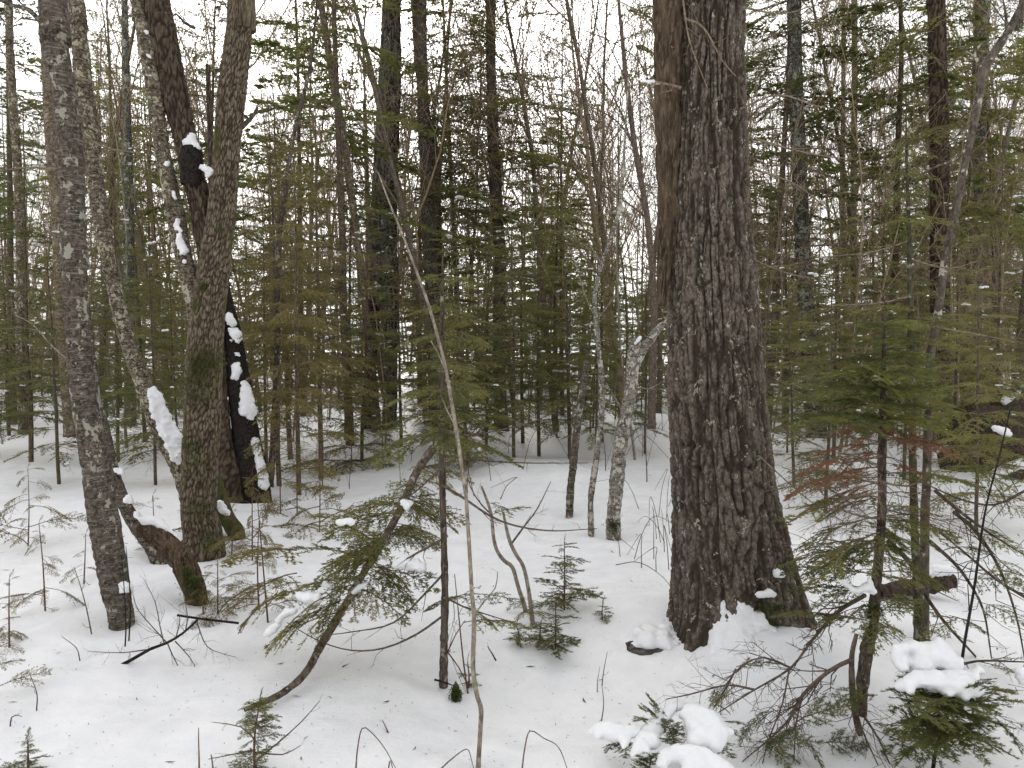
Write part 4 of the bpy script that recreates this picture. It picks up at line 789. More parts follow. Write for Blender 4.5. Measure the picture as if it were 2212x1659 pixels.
boughs(lh, [(760, 1200, 3.6, 690, 1220, 3.5, 'cedar'), (700, 1290, 3.5, 560, 1385, 3.35, 'hemlock'), (800, 1215, 3.68, 700, 1200, 3.6, 'rust'), (640, 1190, 3.8, 500, 1180, 4.1), (640, 1240, 3.7, 480, 1290, 4.0), (620, 1280, 3.6, 500, 1330, 3.8)], 'hem0', 'cedar', 68, 'redtwig')
for q in ([(858, 1218, 9), (872, 1214, 12), (888, 1216, 14), (904, 1222, 13), (912, 1230, 8), (880, 1224, 9)], [(650, 1290, 10), (665, 1290, 13), (680, 1293, 12), (672, 1300, 9)], [(610, 1330, 8), (622, 1322, 9), (636, 1318, 7), (600, 1340, 6)], [(790, 1262, 6), (775, 1270, 6), (765, 1280, 6)], [(735, 1130, 7), (750, 1126, 8), (762, 1128, 6)], [(870, 1085, 6), (884, 1090, 7), (878, 1096, 5)], [(700, 1262, 6), (710, 1266, 5)], [(670, 1440, 5), (655, 1458, 5), (640, 1470, 5), (625, 1480, 5)], [(575, 1372, 6), (588, 1360, 7), (600, 1350, 6)]):
    snow_px(lh, [(x, y, r*1.25, 3.5 if x < 700 else 3.55) for x, y, r in q], voxel=.008, rough=.006)
# ---- curved shrubs
for i, (pts, lb_) in enumerate((([(1040, 1050, 5), (1060, 1106, 7), (1066, 1160, 8), (1074, 1190, 8), (1090, 1212, 9), (1107, 1226, 9), (1120, 1270, 9), (1134, 1313, 10)], 'S-bent bare shrub stem, the left of two in the clearing'), ([(1087, 1106, 5), (1096, 1150, 7), (1104, 1176, 8), (1116, 1200, 8), (1130, 1223, 8), (1141, 1270, 9), (1150, 1340, 10)], 'S-bent bare shrub stem, the right of two in the clearing'))):
    o, l, y = hero('shrub', lb_, pts, M['pale'], n=14, step=.03, seed=92+i, cat='shrub', bury=.1, group='bent shrubs in the clearing')
    if i: traced_branch([(1104, 1176), (1130, 1140), (1160, 1100), (1190, 1040)], y, .006, .002, 95, 4, 4, .2, M['twig'], parent=o)
    else: traced_branch([(1060, 1110), (1040, 1090), (1020, 1060), (1010, 1030)], y, .005, .002, 96, 4, 4, .2, M['twig'], parent=o)
    fan(o, pts[-1][0], pts[-1][1]-22, y, 3, 55, 'hem9', 'hemlock', 97+i, 180, 360)

# ---- small fir seedlings on the snow
def seedling(px, py, Hpx, spread, label, seed, leaf='neardark', lib='fir9', snow=False, group='fir seedlings on the snow', lean=0, tiers=5):
    b = gp(px, py); Y = b[1]; rng = np.random.default_rng(seed); top = P(px+lean, py-Hpx, Y); H = top[2]-b[2]
    root = thing('fir_seedling', label, 'seedling', b, group)
    q = np.stack([b-[0, 0, .05], (b+top)/2+rng.normal(0, .006, 3), top]); part('stem', Geo().add(tube(smooth_line(q, .03), np.linspace(.006, .002, len(smooth_line(q, .03))), 6)), M['redtwig'], root)
    ced_ = lib[:3] == 'ced'
    for i in range(tiers):
        k = int(rng.integers(2, 5)) if ced_ else 4
        for j in range(k):
            u = min(.97, (i+.6+rng.uniform(-.45, .45)*(1 if ced_ else .35))/tiers); c = b+(top-b)*u
            a = j*6.28/k+i+rng.normal(0, .5 if ced_ else .3); L = spread/F*Y*(1.1-u*.8)*rng.uniform(.35 if ced_ else .6, 1.2)
            bough(root, c, c+np.array([math.cos(a)*L, math.sin(a)*L, L*(rng.uniform(-.45, .55) if ced_ else rng.uniform(-.12, .25))]), lib, int(rng.integers(99)), leaf, 'redtwig', rng.normal(0, .6 if ced_ else .2))
    bough(root, top-[0, 0, .02], top+np.array([.005, 0, .05]), lib, seed, leaf, 'redtwig')
    return root
seedling(1219, 1320, 150, 105, 'tallest fir seedling, standing alone in the open snow', 1)
seedling(1200, 1400, 95, 85, 'sparse fir seedling below the tallest seedling', 2)
seedling(1116, 1392, 40, 40, 'stubby fir seedling left of the sparse seedling', 3, tiers=3)
seedling(1168, 1388, 34, 40, 'tiny bushy fir tip poking out of a snow hump', 4, tiers=3)
seedling(1302, 1338, 32, 34, 'tiny fir tip right of the tallest seedling', 5, tiers=3)
seedling(1010, 1490, 60, 35, 'frail fir seedling at the foot of the pale sapling', 6, tiers=3)
seedling(60, 1668, 70, 55, 'small dark fir tip in the bottom left corner', 7, tiers=4)
seedling(553, 1680, 165, 80, 'fir seedling with bushy top at the bottom edge', 8, tiers=5, lean=8)
b = gp(553, 1675)
bt_ = [o for o in C.objects if o.get('label', '').startswith('fir seedling with bushy top')][0]
for yy in (1525, 1545, 1570): fan(bt_, 556, yy, b[1], 6, 55, 'fir9', 'hemlock', 700+yy, 0, 360, 'redtwig', .1)
for i, pts in enumerate(([(556, 1640), (600, 1605), (650, 1560), (690, 1515)], [(552, 1620), (500, 1630), (450, 1640)], [(556, 1625), (610, 1630), (650, 1610)], [(552, 1600), (520, 1570), (460, 1560)])): traced_branch(pts, b[1]+.03, .0035, .0012, 110+i, 4, 4, .09, M['twig'], parent=[o for o in C.objects if o.get('label', '').startswith('fir seedling with bushy top')][0])
# cedar seedlings at left
def cedar(px, py, Hpx, spread, label, seed, tiers=5, lean=0):
    return seedling(px, py, Hpx, spread, label, seed, 'cedar', 'ced9', group='cedar seedlings at the left', lean=lean, tiers=tiers)
cedar(98, 1320, 190, 95, 'airy cedar seedling left of the leaning grey birch', 11, lean=-14)
cedar(180, 1262, 110, 60, 'cedar seedling touching the foot of the leaning grey birch', 12, lean=5)
cedar(20, 1400, 150, 80, 'cedar frond cluster at the left edge, middle height', 13)
cedar(-30, 1520, 190, 120, 'cedar sprig entering from the left edge above the corner fir', 14, lean=20)
cedar(560, 1320, 200, 105, 'brown-green cedar seedling between stub and leaning hemlock', 15)
cedar(580, 1345, 280, 100, 'taller twiggy cedar seedling beside the leaning hemlock', 16, lean=-25, tiers=6)
cedar(500, 1190, 90, 75, 'low cedar tuft right of the mossy maple foot', 17)
cedar(440, 1330, 70, 80, 'low cedar frond at the foot of the rotten stub', 18, tiers=3)

for i, (x, y, h, s_, lab) in enumerate(((606, 1110, 330, 120, 'wispy tall cedar sapling with bare foot, left of the leaning hemlock'), (642, 1115, 300, 130, 'wispy cedar sapling touching the leaning hemlock boughs'), (545, 1215, 200, 130, 'bushy brown cedar sapling right of the mossy maple foot'), (690, 1150, 180, 130, 'cedar sapling behind the leaning hemlock boughs'), (470, 1330, 120, 120, 'low feathery cedar right of the rotten stub'), (60, 1180, 170, 110, 'feathery cedar sapling at the left behind the birch'), (330, 1190, 120, 80, 'small cedar between grey birch and mossy maple'))): cedar(x, y, h, s_, lab, 400+i, 6)
seedling(760, 1010, 200, 120, 'hemlock sapling in the gap behind the leaning hemlock', 420, 'hemlock', 'hem9', group='hemlock saplings', tiers=7); seedling(1000, 1010, 160, 100, 'hemlock sapling behind the pale sapling', 421, 'hemlock', 'hem9', group='hemlock saplings', tiers=6)
# ---- fallen dead branch at left, twigs and stems
fb_y = gp(300, 1440)[1]
fb = thing('fallen_branch', 'black fallen branch with fanned twigs lying on the snow below the birch', 'branch', gp(190, 1474))
traced_branch([(187, 1474), (235, 1450), (283, 1426), (325, 1402), (360, 1389), (395, 1368), (427, 1339)], fb_y, .011, .005, 120, 7, 0, .1, M['black'], 'main_stem', fb)
traced_branch([(383, 1329), (430, 1336), (480, 1342), (515, 1346)], fb_y+.03, .006, .006, 121, 6, 0, .1, M['black'], 'cross_stick', fb)
for i, pts in enumerate(([(362, 1390), (375, 1420), (395, 1455), (420, 1480), (450, 1492)], [(378, 1385), (410, 1420), (425, 1450), (430, 1475)], [(360, 1388), (330, 1355), (300, 1320), (288, 1290), (285, 1270)], [(425, 1342), (440, 1385), (460, 1405), (510, 1420)], [(320, 1403), (260, 1410), (190, 1407)], [(380, 1378), (388, 1345), (388, 1332)], [(400, 1365), (405, 1330), (395, 1280)], [(355, 1392), (345, 1350), (335, 1300), (310, 1250)])): traced_branch(pts, fb_y, .0035, .0012, 122+i, 4, 9, .13, M['twig'], 'twig', fb, sub=2)
snow_px(fb, [(225, 1452, 4, fb_y-.02), (238, 1446, 5, fb_y-.02), (252, 1440, 4, fb_y-.02), (272, 1430, 5, fb_y-.02), (278, 1440, 5, fb_y-.02)], voxel=.007)
def stem(label, pts, r=.003, mat='straw', twigs=0, tl=.06, seed=1, group=None, cat='twig', name='dry_stalk', Y=None):
    b = max(pts, key=lambda q: q[1]); y = Y or gp(b[0], min(b[1], 1700))[1]; g = Geo()
    traced_branch(pts, y, r*1.1, r*.45, seed, 4, twigs, tl, geo=g, step=.02, sub=1)
    return solo(name, g, M[mat], label, cat, group)
stem('two thin dark twigs standing close to the birch foot', [(270, 1400), (272, 1350), (268, 1270), (262, 1200)], .004, 'black', 2, .1, 1)
stem('thin dark twig rising beside the leaning birch foot', [(278, 1390), (281, 1330), (280, 1270), (272, 1180)], .004, 'black', 1, .1, 2)
stem('forked dark twig left of the birch foot', [(198, 1370), (188, 1320), (175, 1270), (160, 1225)], .004, 'twig', 5, .12, 3)
stem('short slanted stick in the snow at far left', [(173, 1430), (165, 1400), (134, 1375)], .003, 'twig', 1, .05, 4)
stem('slim dark shoot at the left bottom', [(79, 1535), (80, 1500), (70, 1470), (62, 1450)], .003, 'twig', 3, .08, 5)
stem('tiny dead fern curl in the bottom left snow', [(22, 1570), (25, 1550), (38, 1545), (48, 1548)], .003, 'redtwig', 4, .03, 6)
stem('budded upright shoot at the bottom left', [(430, 1680), (430, 1640), (429, 1600), (429, 1572)], .0035, 'straw', 0, .1, 7)
stem('red bud twig at the bottom edge left', [(462, 1685), (459, 1650), (456, 1630)], .004, 'straw', 3, .04, 8)
for i, (lab, pts) in enumerate((('bent straw stem making a tall arch, leftmost at the bottom', [(768, 1675), (772, 1620), (782, 1574), (800, 1580), (830, 1615), (860, 1670)]), ('small bent straw stem between the two left arches', [(837, 1680), (843, 1643), (852, 1680)]), ('low slanted straw arch left of the pale sapling base', [(945, 1668), (975, 1640), (1008, 1618), (1018, 1640), (1026, 1672)]), ('bent straw stem making a sharp peak right of the pale sapling', [(1126, 1680), (1133, 1620), (1145, 1579), (1175, 1595), (1207, 1615), (1230, 1675)]))):
    stem(lab, pts, .0028, 'straw', 0, .1, 20+i, 'bent straw stems at the bottom edge', 'dead stem')
stem('thin straight twig standing in the open snow, the taller', [(1300, 1485), (1304, 1450), (1312, 1408)], .0025, 'twig', 1, .04, 30); stem('thin straight twig standing in the open snow, the shorter', [(1290, 1498), (1291, 1470), (1296, 1440)], .002, 'twig', 0, .04, 31); stem('bent twig rising from the snow-covered fir clump', [(1299, 1560), (1304, 1520), (1300, 1478)], .0025, 'twig', 0, .04, 32)
stem('forked dark twig tip near the pale sapling', [(1072, 1428), (1063, 1412), (1053, 1396)], .004, 'black', 3, .06, 33); stem('long thin twig leaning on the dark pole', [(1011, 1500), (1000, 1420), (990, 1320), (982, 1240)], .004, 'redtwig', 2, .06, 34)
stem('curving thin dead stem beside the big trunk', [(1330, 1220), (1380, 1215), (1430, 1245), (1460, 1285)], .0025, 'straw', 0, .04, 35, Y=gp(1440, 1330)[1])
stem('short twig pair in the lower snow', [(840, 1586), (833, 1570), (826, 1555)], .003, 'redtwig', 2, .03, 36)
rng = np.random.default_rng(77); SK = {}
ORDN = 'first second third fourth fifth sixth seventh eighth ninth tenth eleventh twelfth thirteenth fourteenth fifteenth sixteenth seventeenth eighteenth nineteenth twentieth'.split()
for i in range(46):
    x, y = (rng.uniform(1310, 1470), rng.uniform(1090, 1240)) if i < 18 else ((rng.uniform(1690, 2180), rng.uniform(1000, 1200)) if i < 32 else (rng.uniform(700, 1460), rng.uniform(930, 1080)))
    Hh = rng.uniform(40, 110); k = rng.normal(0, 25)
    pts = [(x, y), (x+k*.4, y-Hh*.6), (x+k, y-Hh)]
    if rng.random() < .45: pts.append((x+k*1.4+rng.normal(0, 30), y-Hh*rng.uniform(.3, .9)))
    zone = 'dead grass stem standing left of the big trunk foot' if i < 18 else ('thin dead stem in the snow behind the green saplings' if i < 32 else 'thin bare shoot in the snow before the thicket')
    SK.setdefault(zone, []).append((x, stem(zone, pts, .003 if i < 32 else .004, 'straw' if rng.random() < .6 else 'twig', 0 if i < 32 else 3, .25, 200+i, 'scattered dead stems in the snow', 'dead stem')))
for zn, row in SK.items():
    row.sort(key=lambda q: q[0])
    for i, (x, o) in enumerate(row): o['label'] = (ORDN[i]+' '+zn+', counted from left')
# mossy stub and stick by the pole, rock under snow, log behind the saplings
b = gp(984, 1512); g = Geo(); v, f = ICO[3]; d = 1+.25*vnoise(v[:, 0]*2, v[:, 1]*2, v[:, 2]*2); g.add((v*d[:, None]*np.array([.017, .02, .055])+b+np.array([0, 0, .03]), f))
ms = thing('mossy_stub', 'small moss-green stub on the snow beside the dark pole', 'stub', b); part('body', g, M['mossbark'], ms); moss_tufts(ms, [(984, 1495, b[1]-.02, .012, 160), (984, 1507, b[1]-.02, .012, 120)], 4)
stem('dark stick lying across the foot of the dark pole', [(938, 1468), (960, 1474), (982, 1482)], .005, 'black', 0, .1, 40, Y=Yp-.1)
rk = thing('rock', 'low dark rock under a smooth snow cap left of the big trunk', 'rock', gp(1400, 1412)); yr = gp(1400, 1415)[1]+.15; rng = np.random.default_rng(8)
g = Geo(); v, f = ICO[3]; d = 1+.3*vnoise(v[:, 0]*1.7, v[:, 1]*1.7, v[:, 2]*1.7)+.1*vnoise(v[:, 0]*6, v[:, 1]*6, v[:, 2]*6); g.add((v*d[:, None]*np.array([.13, .11, .06])+P(1402, 1409, yr-.05), f)); part('boulder', g, M['rock'], rk)
snow_px(rk, [(1365, 1395, 22, yr), (1385, 1385, 32, yr+.02), (1410, 1378, 36, yr+.04), (1440, 1378, 34, yr+.06), (1455, 1385, 30, yr+.06), (1372, 1398, 16, yr-.06), (1425, 1385, 32, yr-.02), (1400, 1388, 26, yr-.07), (1440, 1392, 24, yr-.08)], 'snow_cap', flat=.75)
lg_ = thing('fallen_log', 'mossy log end with snow on top behind the green saplings', 'log', gp(1980, 1290)); yl = gp(1980, 1290)[1]
tg, l, c = trunk_geo(px_line([(1900, 1280, 24), (1930, 1274, 32), (1990, 1266, 36), (2030, 1258, 36), (2060, 1254, 30)], yl), 26, .03, 'scaly', .012, 90, 0); part('log', tg, M['logbark'], lg_)
snow_px(lg_, [(2010, 1236, 14, yl), (2030, 1232, 16, yl), (2050, 1230, 14, yl), (1985, 1240, 12, yl)], 'snow_cap', rough=.006)

# dark root mass of a toppled tree at the right edge
rp = thing('uprooted_stump', 'dark root mass with snow patches at the right edge of the photo', 'stump', gp(2180, 1040)); yq = gp(2180, 1045)[1]+.5
v, f = ICO[3]; f = f; g = Geo(); d = 1+.35*vnoise(v[:, 0]*2.2, v[:, 1]*2.2, v[:, 2]*2.2)+.22*vnoise(v[:, 0]*6, v[:, 1]*6, v[:, 2]*6); g.add((v*d[:, None]*np.array([.62, .45, .48])+P(2195, 950, yq), f)); part('root_mass', g, M['logbark'], rp)
tg, l, c = trunk_geo(px_line([(2120, 1052, 22), (2160, 1040, 30), (2220, 1020, 40), (2300, 1000, 46)], yq-.3), 24, .05, 'scaly', .015, 95, 0); part('fallen_trunk', tg, M['logbark'], rp)
rg = np.random.default_rng(951)
for i in range(16):
    a = rg.uniform(2.0, 4.6); L = rg.uniform(.4, .9); A = P(2195, rg.uniform(880, 1000), yq-.2); deadbough(rp, A, A+np.array([math.cos(a)*L, math.sin(a)*L*.6, rg.normal(.1, .3)]), 'dead', i, rg.normal(0, .5), 'twig')
snow_px(rp, [(2140, 1030, 10, yq-.35), (2160, 1020, 13, yq-.35), (2185, 1008, 15, yq-.36), (2210, 998, 16, yq-.38)], voxel=.02, rough=.01); snow_px(rp, [(2175, 868, 14, yq-.1), (2195, 862, 18, yq-.1), (2215, 866, 16, yq-.1)], voxel=.025, rough=.01); snow_px(rp, [(2150, 925, 9, yq-.5), (2165, 930, 11, yq-.5), (2180, 938, 9, yq-.5)], voxel=.02, rough=.01)

# ================================================================== saplings at right
YA = gp(1863, 1530)[1]
sa, ln, _ = hero('fir_sapling', 'fir sapling with rusty dead needles low on its stem, right of big trunk', [(1912, 640, 3), (1911, 700, 6), (1908, 820, 10), (1908, 936, 14), (1905, 986, 17), (1905, 1106, 18), (1895, 1240, 20), (1885, 1340, 24), (1873, 1406, 28), (1863, 1480, 26), (1862, 1529, 22)], M['dark'], Y=YA, n=28, step=.012, relief='scaly', amp=.004, seed=140, cat='sapling')
for i, y in enumerate((665, 700, 735, 770, 805, 840, 870, 900)): fan(sa, 1909, y, YA, 7, 55+i*20, 'fir0', 'fir', 150+i, 25*i, 360+25*i, dip=.02)
fan(sa, 1908, 925, YA, 7, 120, 'hem9', 'rust', 160, 0, 360, 'redtwig', .05)
boughs(sa, [(1905, 985, YA, 1720, 980, YA-.2), (1905, 1010, YA, 1690, 1030, YA-.1), (1905, 1000, YA, 2010, 1010, YA-.2), (1905, 960, YA, 1740, 960, YA+.2), (1905, 1040, YA, 1700, 1080, YA+.1), (1905, 950, YA, 2080, 960, YA)], 'deadn' if 'deadn' in LIB else 'hem9', 'rust', 161, 'deadtwig', .2, .5)
boughs(sa, [(1903, 1075, YA, 1700, 1075, YA-.2), (1900, 1150, YA, 1740, 1215, YA-.3), (1900, 1190, YA, 1755, 1200, YA-.1), (1898, 1230, YA, 1780, 1180, YA+.1), (1890, 1310, YA, 1740, 1330, YA-.05), (1895, 1290, YA, 2020, 1310, YA-.2), (1900, 1120, YA, 2060, 1130, YA+.1), (1900, 1200, YA, 2030, 1250, YA-.2)], 'hem9', 'hemlock', 162, 'deadtwig', .3, .8)
for i, pts in enumerate(([(1905, 985), (1820, 1000), (1740, 990)], [(1905, 1060), (1830, 1075), (1750, 1030), (1690, 1010)], [(1900, 1120), (1860, 1115), (1800, 1090), (1740, 1020)], [(1903, 1040), (1960, 1050), (2020, 1020)], [(1900, 1160), (1850, 1180), (1780, 1165), (1720, 1200)])): traced_branch(pts, YA-.05, .005, .0015, 165+i, 4, 12, .2, M['deadtwig'], parent=sa)
snow_px(sa, [(1815, 1254, 6, YA-.1), (1828, 1262, 8, YA-.1), (1842, 1272, 9, YA-.1), (1855, 1276, 10, YA-.1), (1872, 1270, 10, YA-.1), (1888, 1278, 9, YA-.1), (1880, 1262, 7, YA-.1), (1876, 1248, 5, YA-.1), (1798, 1246, 4, YA-.1)], voxel=.008); snow_px(sa, [(1863, 1342, 4, YA-.05), (1870, 1345, 5, YA-.05), (1878, 1338, 4, YA-.05), (1872, 1352, 4, YA-.05)], voxel=.006)
moss_tufts(sa, [(1885, 1320, YA-.04, .02, 260), (1880, 1360, YA-.04, .02, 160)], 5)
rg = np.random.default_rng(900)
for i in range(26):
    y0 = rg.uniform(940, 1260); a = rg.uniform(2.4, 4.2) if i % 3 else rg.uniform(-.7, .7); L = rg.uniform(.25, .5); A = P(1905-(y0-940)*.02, y0, YA)
    deadbough(sa, A, A+np.array([math.cos(a)*L, math.sin(a)*L, rg.normal(-.02, .05)]), 'deadfine', i, rg.normal(0, .3), 'deadtwig' if i % 3 else 'redtwig')
# drooping bare branches before it
db, ln, _ = hero('maple_sapling', 'broken twin stem with long drooping bare branches in front of the sapling', [(1850, 1370, 8), (1840, 1420, 11), (1842, 1500, 13), (1850, 1560, 12), (1868, 1620, 11), (1880, 1690, 12)], M['twig'], Y=2.95, n=16, step=.02, relief='scaly', amp=.003, seed=170, cat='sapling', bury=.05)
for i, (pts, r, tw) in enumerate(([[(1868, 1286, 3.3), (1808, 1323, 3.2), (1752, 1386, 3.1), (1708, 1443, 3.0), (1630, 1490, 2.95), (1552, 1539, 2.9)], .010, 16], [[(1838, 1426, 2.95), (1792, 1449, 2.95), (1735, 1500, 2.9), (1700, 1560, 2.87), (1640, 1615, 2.85), (1590, 1655, 2.85)], .010, 18], [[(1705, 1445, 3.0), (1690, 1520, 2.9), (1660, 1600, 2.85), (1640, 1680, 2.8)], .004, 10], [[(1735, 1500, 2.9), (1720, 1560, 2.85), (1715, 1640, 2.8)], .004, 8],
      [[(1842, 1500, 2.95), (1860, 1570, 2.85), (1900, 1660, 2.75)], .006, 6], [[(1868, 1550, 2.9), (1900, 1600, 2.8), (1930, 1670, 2.75)], .005, 6], [[(1630, 1490, 2.95), (1570, 1480, 2.9), (1490, 1500, 2.9), (1440, 1510, 2.9)], .005, 8], [[(1590, 1445, 3.0), (1560, 1500, 2.95), (1520, 1560, 2.9), (1490, 1580, 2.9)], .005, 6], [[(1708, 1443, 3.0), (1650, 1420, 3.0), (1600, 1440, 3.0), (1560, 1490, 2.95)], .005, 8]), 0):
    traced_branch(pts, 2.95, r, .0018, 172+i, 6, int(tw*2.2), .2, M['twig'], parent=db, sub=4, down=.25)
boughs(db, [(1560, 1480, 2.9, 1530, 1530, 2.88), (1545, 1520, 2.9, 1580, 1540, 2.85), (1640, 1600, 2.85, 1730, 1640, 2.8), (1720, 1560, 2.85, 1850, 1520, 2.8), (1660, 1590, 2.85, 1700, 1660, 2.75), (1740, 1600, 2.8, 1790, 1670, 2.75), (1590, 1440, 3.0, 1680, 1425, 3.0), (1620, 1560, 2.85, 1600, 1610, 2.8), (1880, 1560, 2.85, 1960, 1590, 2.8)], 'fir9', 'neardark', 181)
rg = np.random.default_rng(913)
for i in range(22):
    x, y = rg.uniform(1620, 2120), rg.uniform(1470, 1640); d = rg.uniform(2.75, 3.0); A = P(x, y, d); a = rg.uniform(0, 6.28); L = rg.uniform(.12, .24)
    if i % 2: bough(db, A, A+np.array([math.cos(a)*L, math.sin(a)*L*.5, rg.normal(-.02, .05)]), 'fir9', i, 'neardark', 'twig', rg.normal(0, .4))
    else: deadbough(db, A, A+np.array([math.cos(a)*L*1.5, math.sin(a)*L*.6, rg.normal(-.05, .08)]), 'deadfine', i, rg.normal(0, .6), 'twig')
for i in range(30):
    y0 = rg.uniform(1000, 1370); a = rg.uniform(2.2, 4.4) if i % 2 else rg.uniform(-1.0, 1.0); L = rg.uniform(.2, .42); A = P(1903-(y0-1000)*.06, y0, YA)
    bough(sa, A, A+np.array([math.cos(a)*L, math.sin(a)*L, rg.normal(-.02, .06)]), 'hem9', i, ('hemlock', 'neardark', 'hemlock', 'rust')[i % 4] if y0 < 1060 else ('hemlock', 'neardark')[i % 2], 'deadtwig', rg.normal(0, .3), .8)
# green pole and pale blotched maple
YB = gp(1985, 1390)[1]
sB, ln, _ = hero('fir_sapling', 'slim green-barked fir pole left of the pale blotched maple', [(1958, 330, 5), (1962, 450, 8), (1966, 600, 11), (1968, 750, 13), (1970, 900, 14), (1973, 1050, 15), (1976, 1150, 17), (1982, 1280, 19), (1986, 1388, 22)], M['greenbark'], Y=YB, n=24, step=.015, relief='scaly', amp=.004, seed=190, cat='sapling', topext=.3)
for i, y in enumerate((330, 370, 420, 470)): fan(sB, 1960, y, YB, 5, 55+i*10, 'hem0', 'hemlock', 191+i, 0, 360)
for i, y in enumerate((690, 735, 790, 850, 910)): fan(sB, 1968, y, YB, 4, 110, 'fir0', 'hemlock', 196+i, 30*i, 360+30*i)
for i, pts in enumerate(([(1966, 640), (1900, 655), (1800, 660)], [(1966, 560), (2050, 580), (2120, 560)], [(1968, 700), (2100, 720), (2200, 740)], [(1965, 520), (1880, 545), (1780, 555)])): traced_branch(pts, YB, .005, .0015, 205+i, 4, 9, .3, M['deadtwig'], parent=sB)
YC = YB+.1
sC, ln, _ = hero('maple_tree', 'pale smooth maple with white blotches bending right at its top', [(2212, -10, 16), (2200, 27, 16), (2175, 73, 17), (2150, 110, 18), (2125, 150, 17), (2115, 200, 16), (2108, 250, 15), (2092, 320, 15), (2075, 400, 15), (2055, 500, 16), (2038, 586, 16), (2025, 686, 17), (2012, 753, 18), (2006, 820, 18), (2005, 886, 17), (2001, 1053, 18), (1998, 1106, 19), (1997, 1273, 20), (1996, 1375, 22)], M['greymaple'], Y=YC, n=30, step=.015, relief='smooth', amp=.003, seed=210, topext=2)
for i, (pts, r) in enumerate(([[(2125, 150), (2105, 120), (2120, 95), (2160, 80)], .009], [[(2175, 73), (2172, 30), (2165, -10)], .010], [[(2090, 320), (2060, 345), (2010, 365), (1960, 400), (1900, 440)], .007], [[(2108, 250), (2060, 300), (2030, 330)], .005])): traced_branch(pts, YC, r, .003, 212+i, 5, 4, .3, M['greymaple'], parent=sC)
# arching bare limbs and a black shoot at right
ar = thing('hemlock_tree', 'toppled hemlock top with long crossing limbs at the right edge', 'tree', gp(2180, 1420)); ya = gp(2150, 1420)[1]
for i, (pts, r) in enumerate(([[(1918, 1169), (1968, 1219), (1995, 1279), (2042, 1346), (2108, 1419), (2150, 1470)], .014], [[(2008, 1169), (2060, 1215), (2092, 1256), (2125, 1320), (2142, 1423)], .010], [[(2060, 1106), (2110, 1150), (2160, 1230), (2195, 1330), (2215, 1430)], .010], [[(2020, 1060), (2080, 1110), (2150, 1160), (2215, 1200)], .009], [[(2050, 1446), (2110, 1428), (2215, 1430)], .007], [[(2215, 1060), (2150, 1090), (2080, 1080), (2010, 1050)], .006], [[(2215, 1290), (2150, 1250), (2080, 1190), (2030, 1150)], .007])): traced_branch(pts, ya-.1*i, r, .003, 220+i, 5, 9, .28, M['dark'], parent=ar)
boughs(ar, [(2110, 1150, ya-.2, 2215, 1180, ya-.4), (2060, 1120, ya-.2, 2190, 1150, ya-.3), (2150, 1200, ya-.2, 2225, 1260, ya-.4), (2090, 1250, ya-.1, 2190, 1240, ya-.3), (2040, 1190, ya-.1, 2140, 1170, ya), (2120, 1300, ya-.2, 2220, 1330, ya-.4), (2060, 1340, ya, 1990, 1370, ya-.1), (2050, 1330, ya, 2130, 1350, ya-.2), (2150, 1080, ya-.2, 2080, 1020, ya-.2), (2160, 1070, ya-.2, 2215, 1020, ya-.3), (2180, 1100, ya-.2, 2090, 960, ya), (2200, 1060, ya-.2, 2130, 930, ya), (2215, 1010, ya, 2080, 990, ya), (2215, 960, ya, 2100, 920, ya), (2140, 1420, ya-.1, 2215, 1470, ya-.3), (2160, 1440, ya-.1, 2100, 1480, ya-.3)], 'hem0', 'hemlock', 229)
bs = stem('thin black shoot rising out of the snow-laden fir', [(2072, 1470), (2085, 1380), (2105, 1266), (2128, 1106), (2160, 980), (2182, 886)], .006, 'black', 3, .25, 235, None, 'shoot', 'shoot', Y=2.72)
# ---- snow-laden firs in front
Yr = 2.72
sf = thing('fir_seedling', 'young fir bowed under a thick snow cushion, bottom right', 'seedling', gp(2014, 1690)); 
traced_branch([(2012, 1700), (2018, 1640), (2032, 1588), (2047, 1546), (2055, 1500), (2060, 1450)], Yr, .007, .005, 240, 8, 0, .1, M['black'], 'stem', sf)
boughs(sf, [(2047, 1545, Yr, 1905, 1570, Yr-.05), (2047, 1540, Yr, 1925, 1500, Yr+.1), (2047, 1540, Yr, 2190, 1560, Yr-.1), (2050, 1530, Yr, 2200, 1500, Yr), (2045, 1550, Yr, 1960, 1590, Yr-.2), (2045, 1560, Yr, 2000, 1600, Yr-.25), (2047, 1550, Yr, 2090, 1620, Yr-.2), (2050, 1550, Yr, 2140, 1640, Yr-.2), (2055, 1500, Yr, 2000, 1520, Yr-.3), (2055, 1500, Yr, 2110, 1530, Yr-.25), (2055, 1500, Yr, 1930, 1530, Yr-.1), (2055, 1500, Yr, 2160, 1530, Yr-.2), (2040, 1580, Yr, 1930, 1640, Yr-.1), (2036, 1590, Yr, 1990, 1660, Yr-.1), (2040, 1580, Yr, 2200, 1630, Yr-.1), (2060, 1480, Yr, 1980, 1470, Yr-.1), (2060, 1480, Yr, 2130, 1480, Yr-.2), (2150, 1550, Yr-.1, 2210, 1620, Yr-.1), (2060, 1460, Yr, 1940, 1450, Yr+.2), (2045, 1560, Yr, 1900, 1610, Yr), (2050, 1530, Yr, 1960, 1545, Yr-.22), (2050, 1530, Yr, 2150, 1560, Yr-.22), (2045, 1560, Yr, 2040, 1610, Yr-.28), (2045, 1560, Yr, 2105, 1580, Yr-.25), (2050, 1520, Yr, 2080, 1545, Yr-.28), (2052, 1515, Yr, 2020, 1545, Yr-.28), (2045, 1570, Yr, 2170, 1600, Yr-.15), (2045, 1570, Yr, 1950, 1610, Yr-.18), (2055, 1500, Yr, 2180, 1480, Yr+.1), (2055, 1490, Yr, 1920, 1480, Yr+.15)], 'fir9', 'neardark', 241)
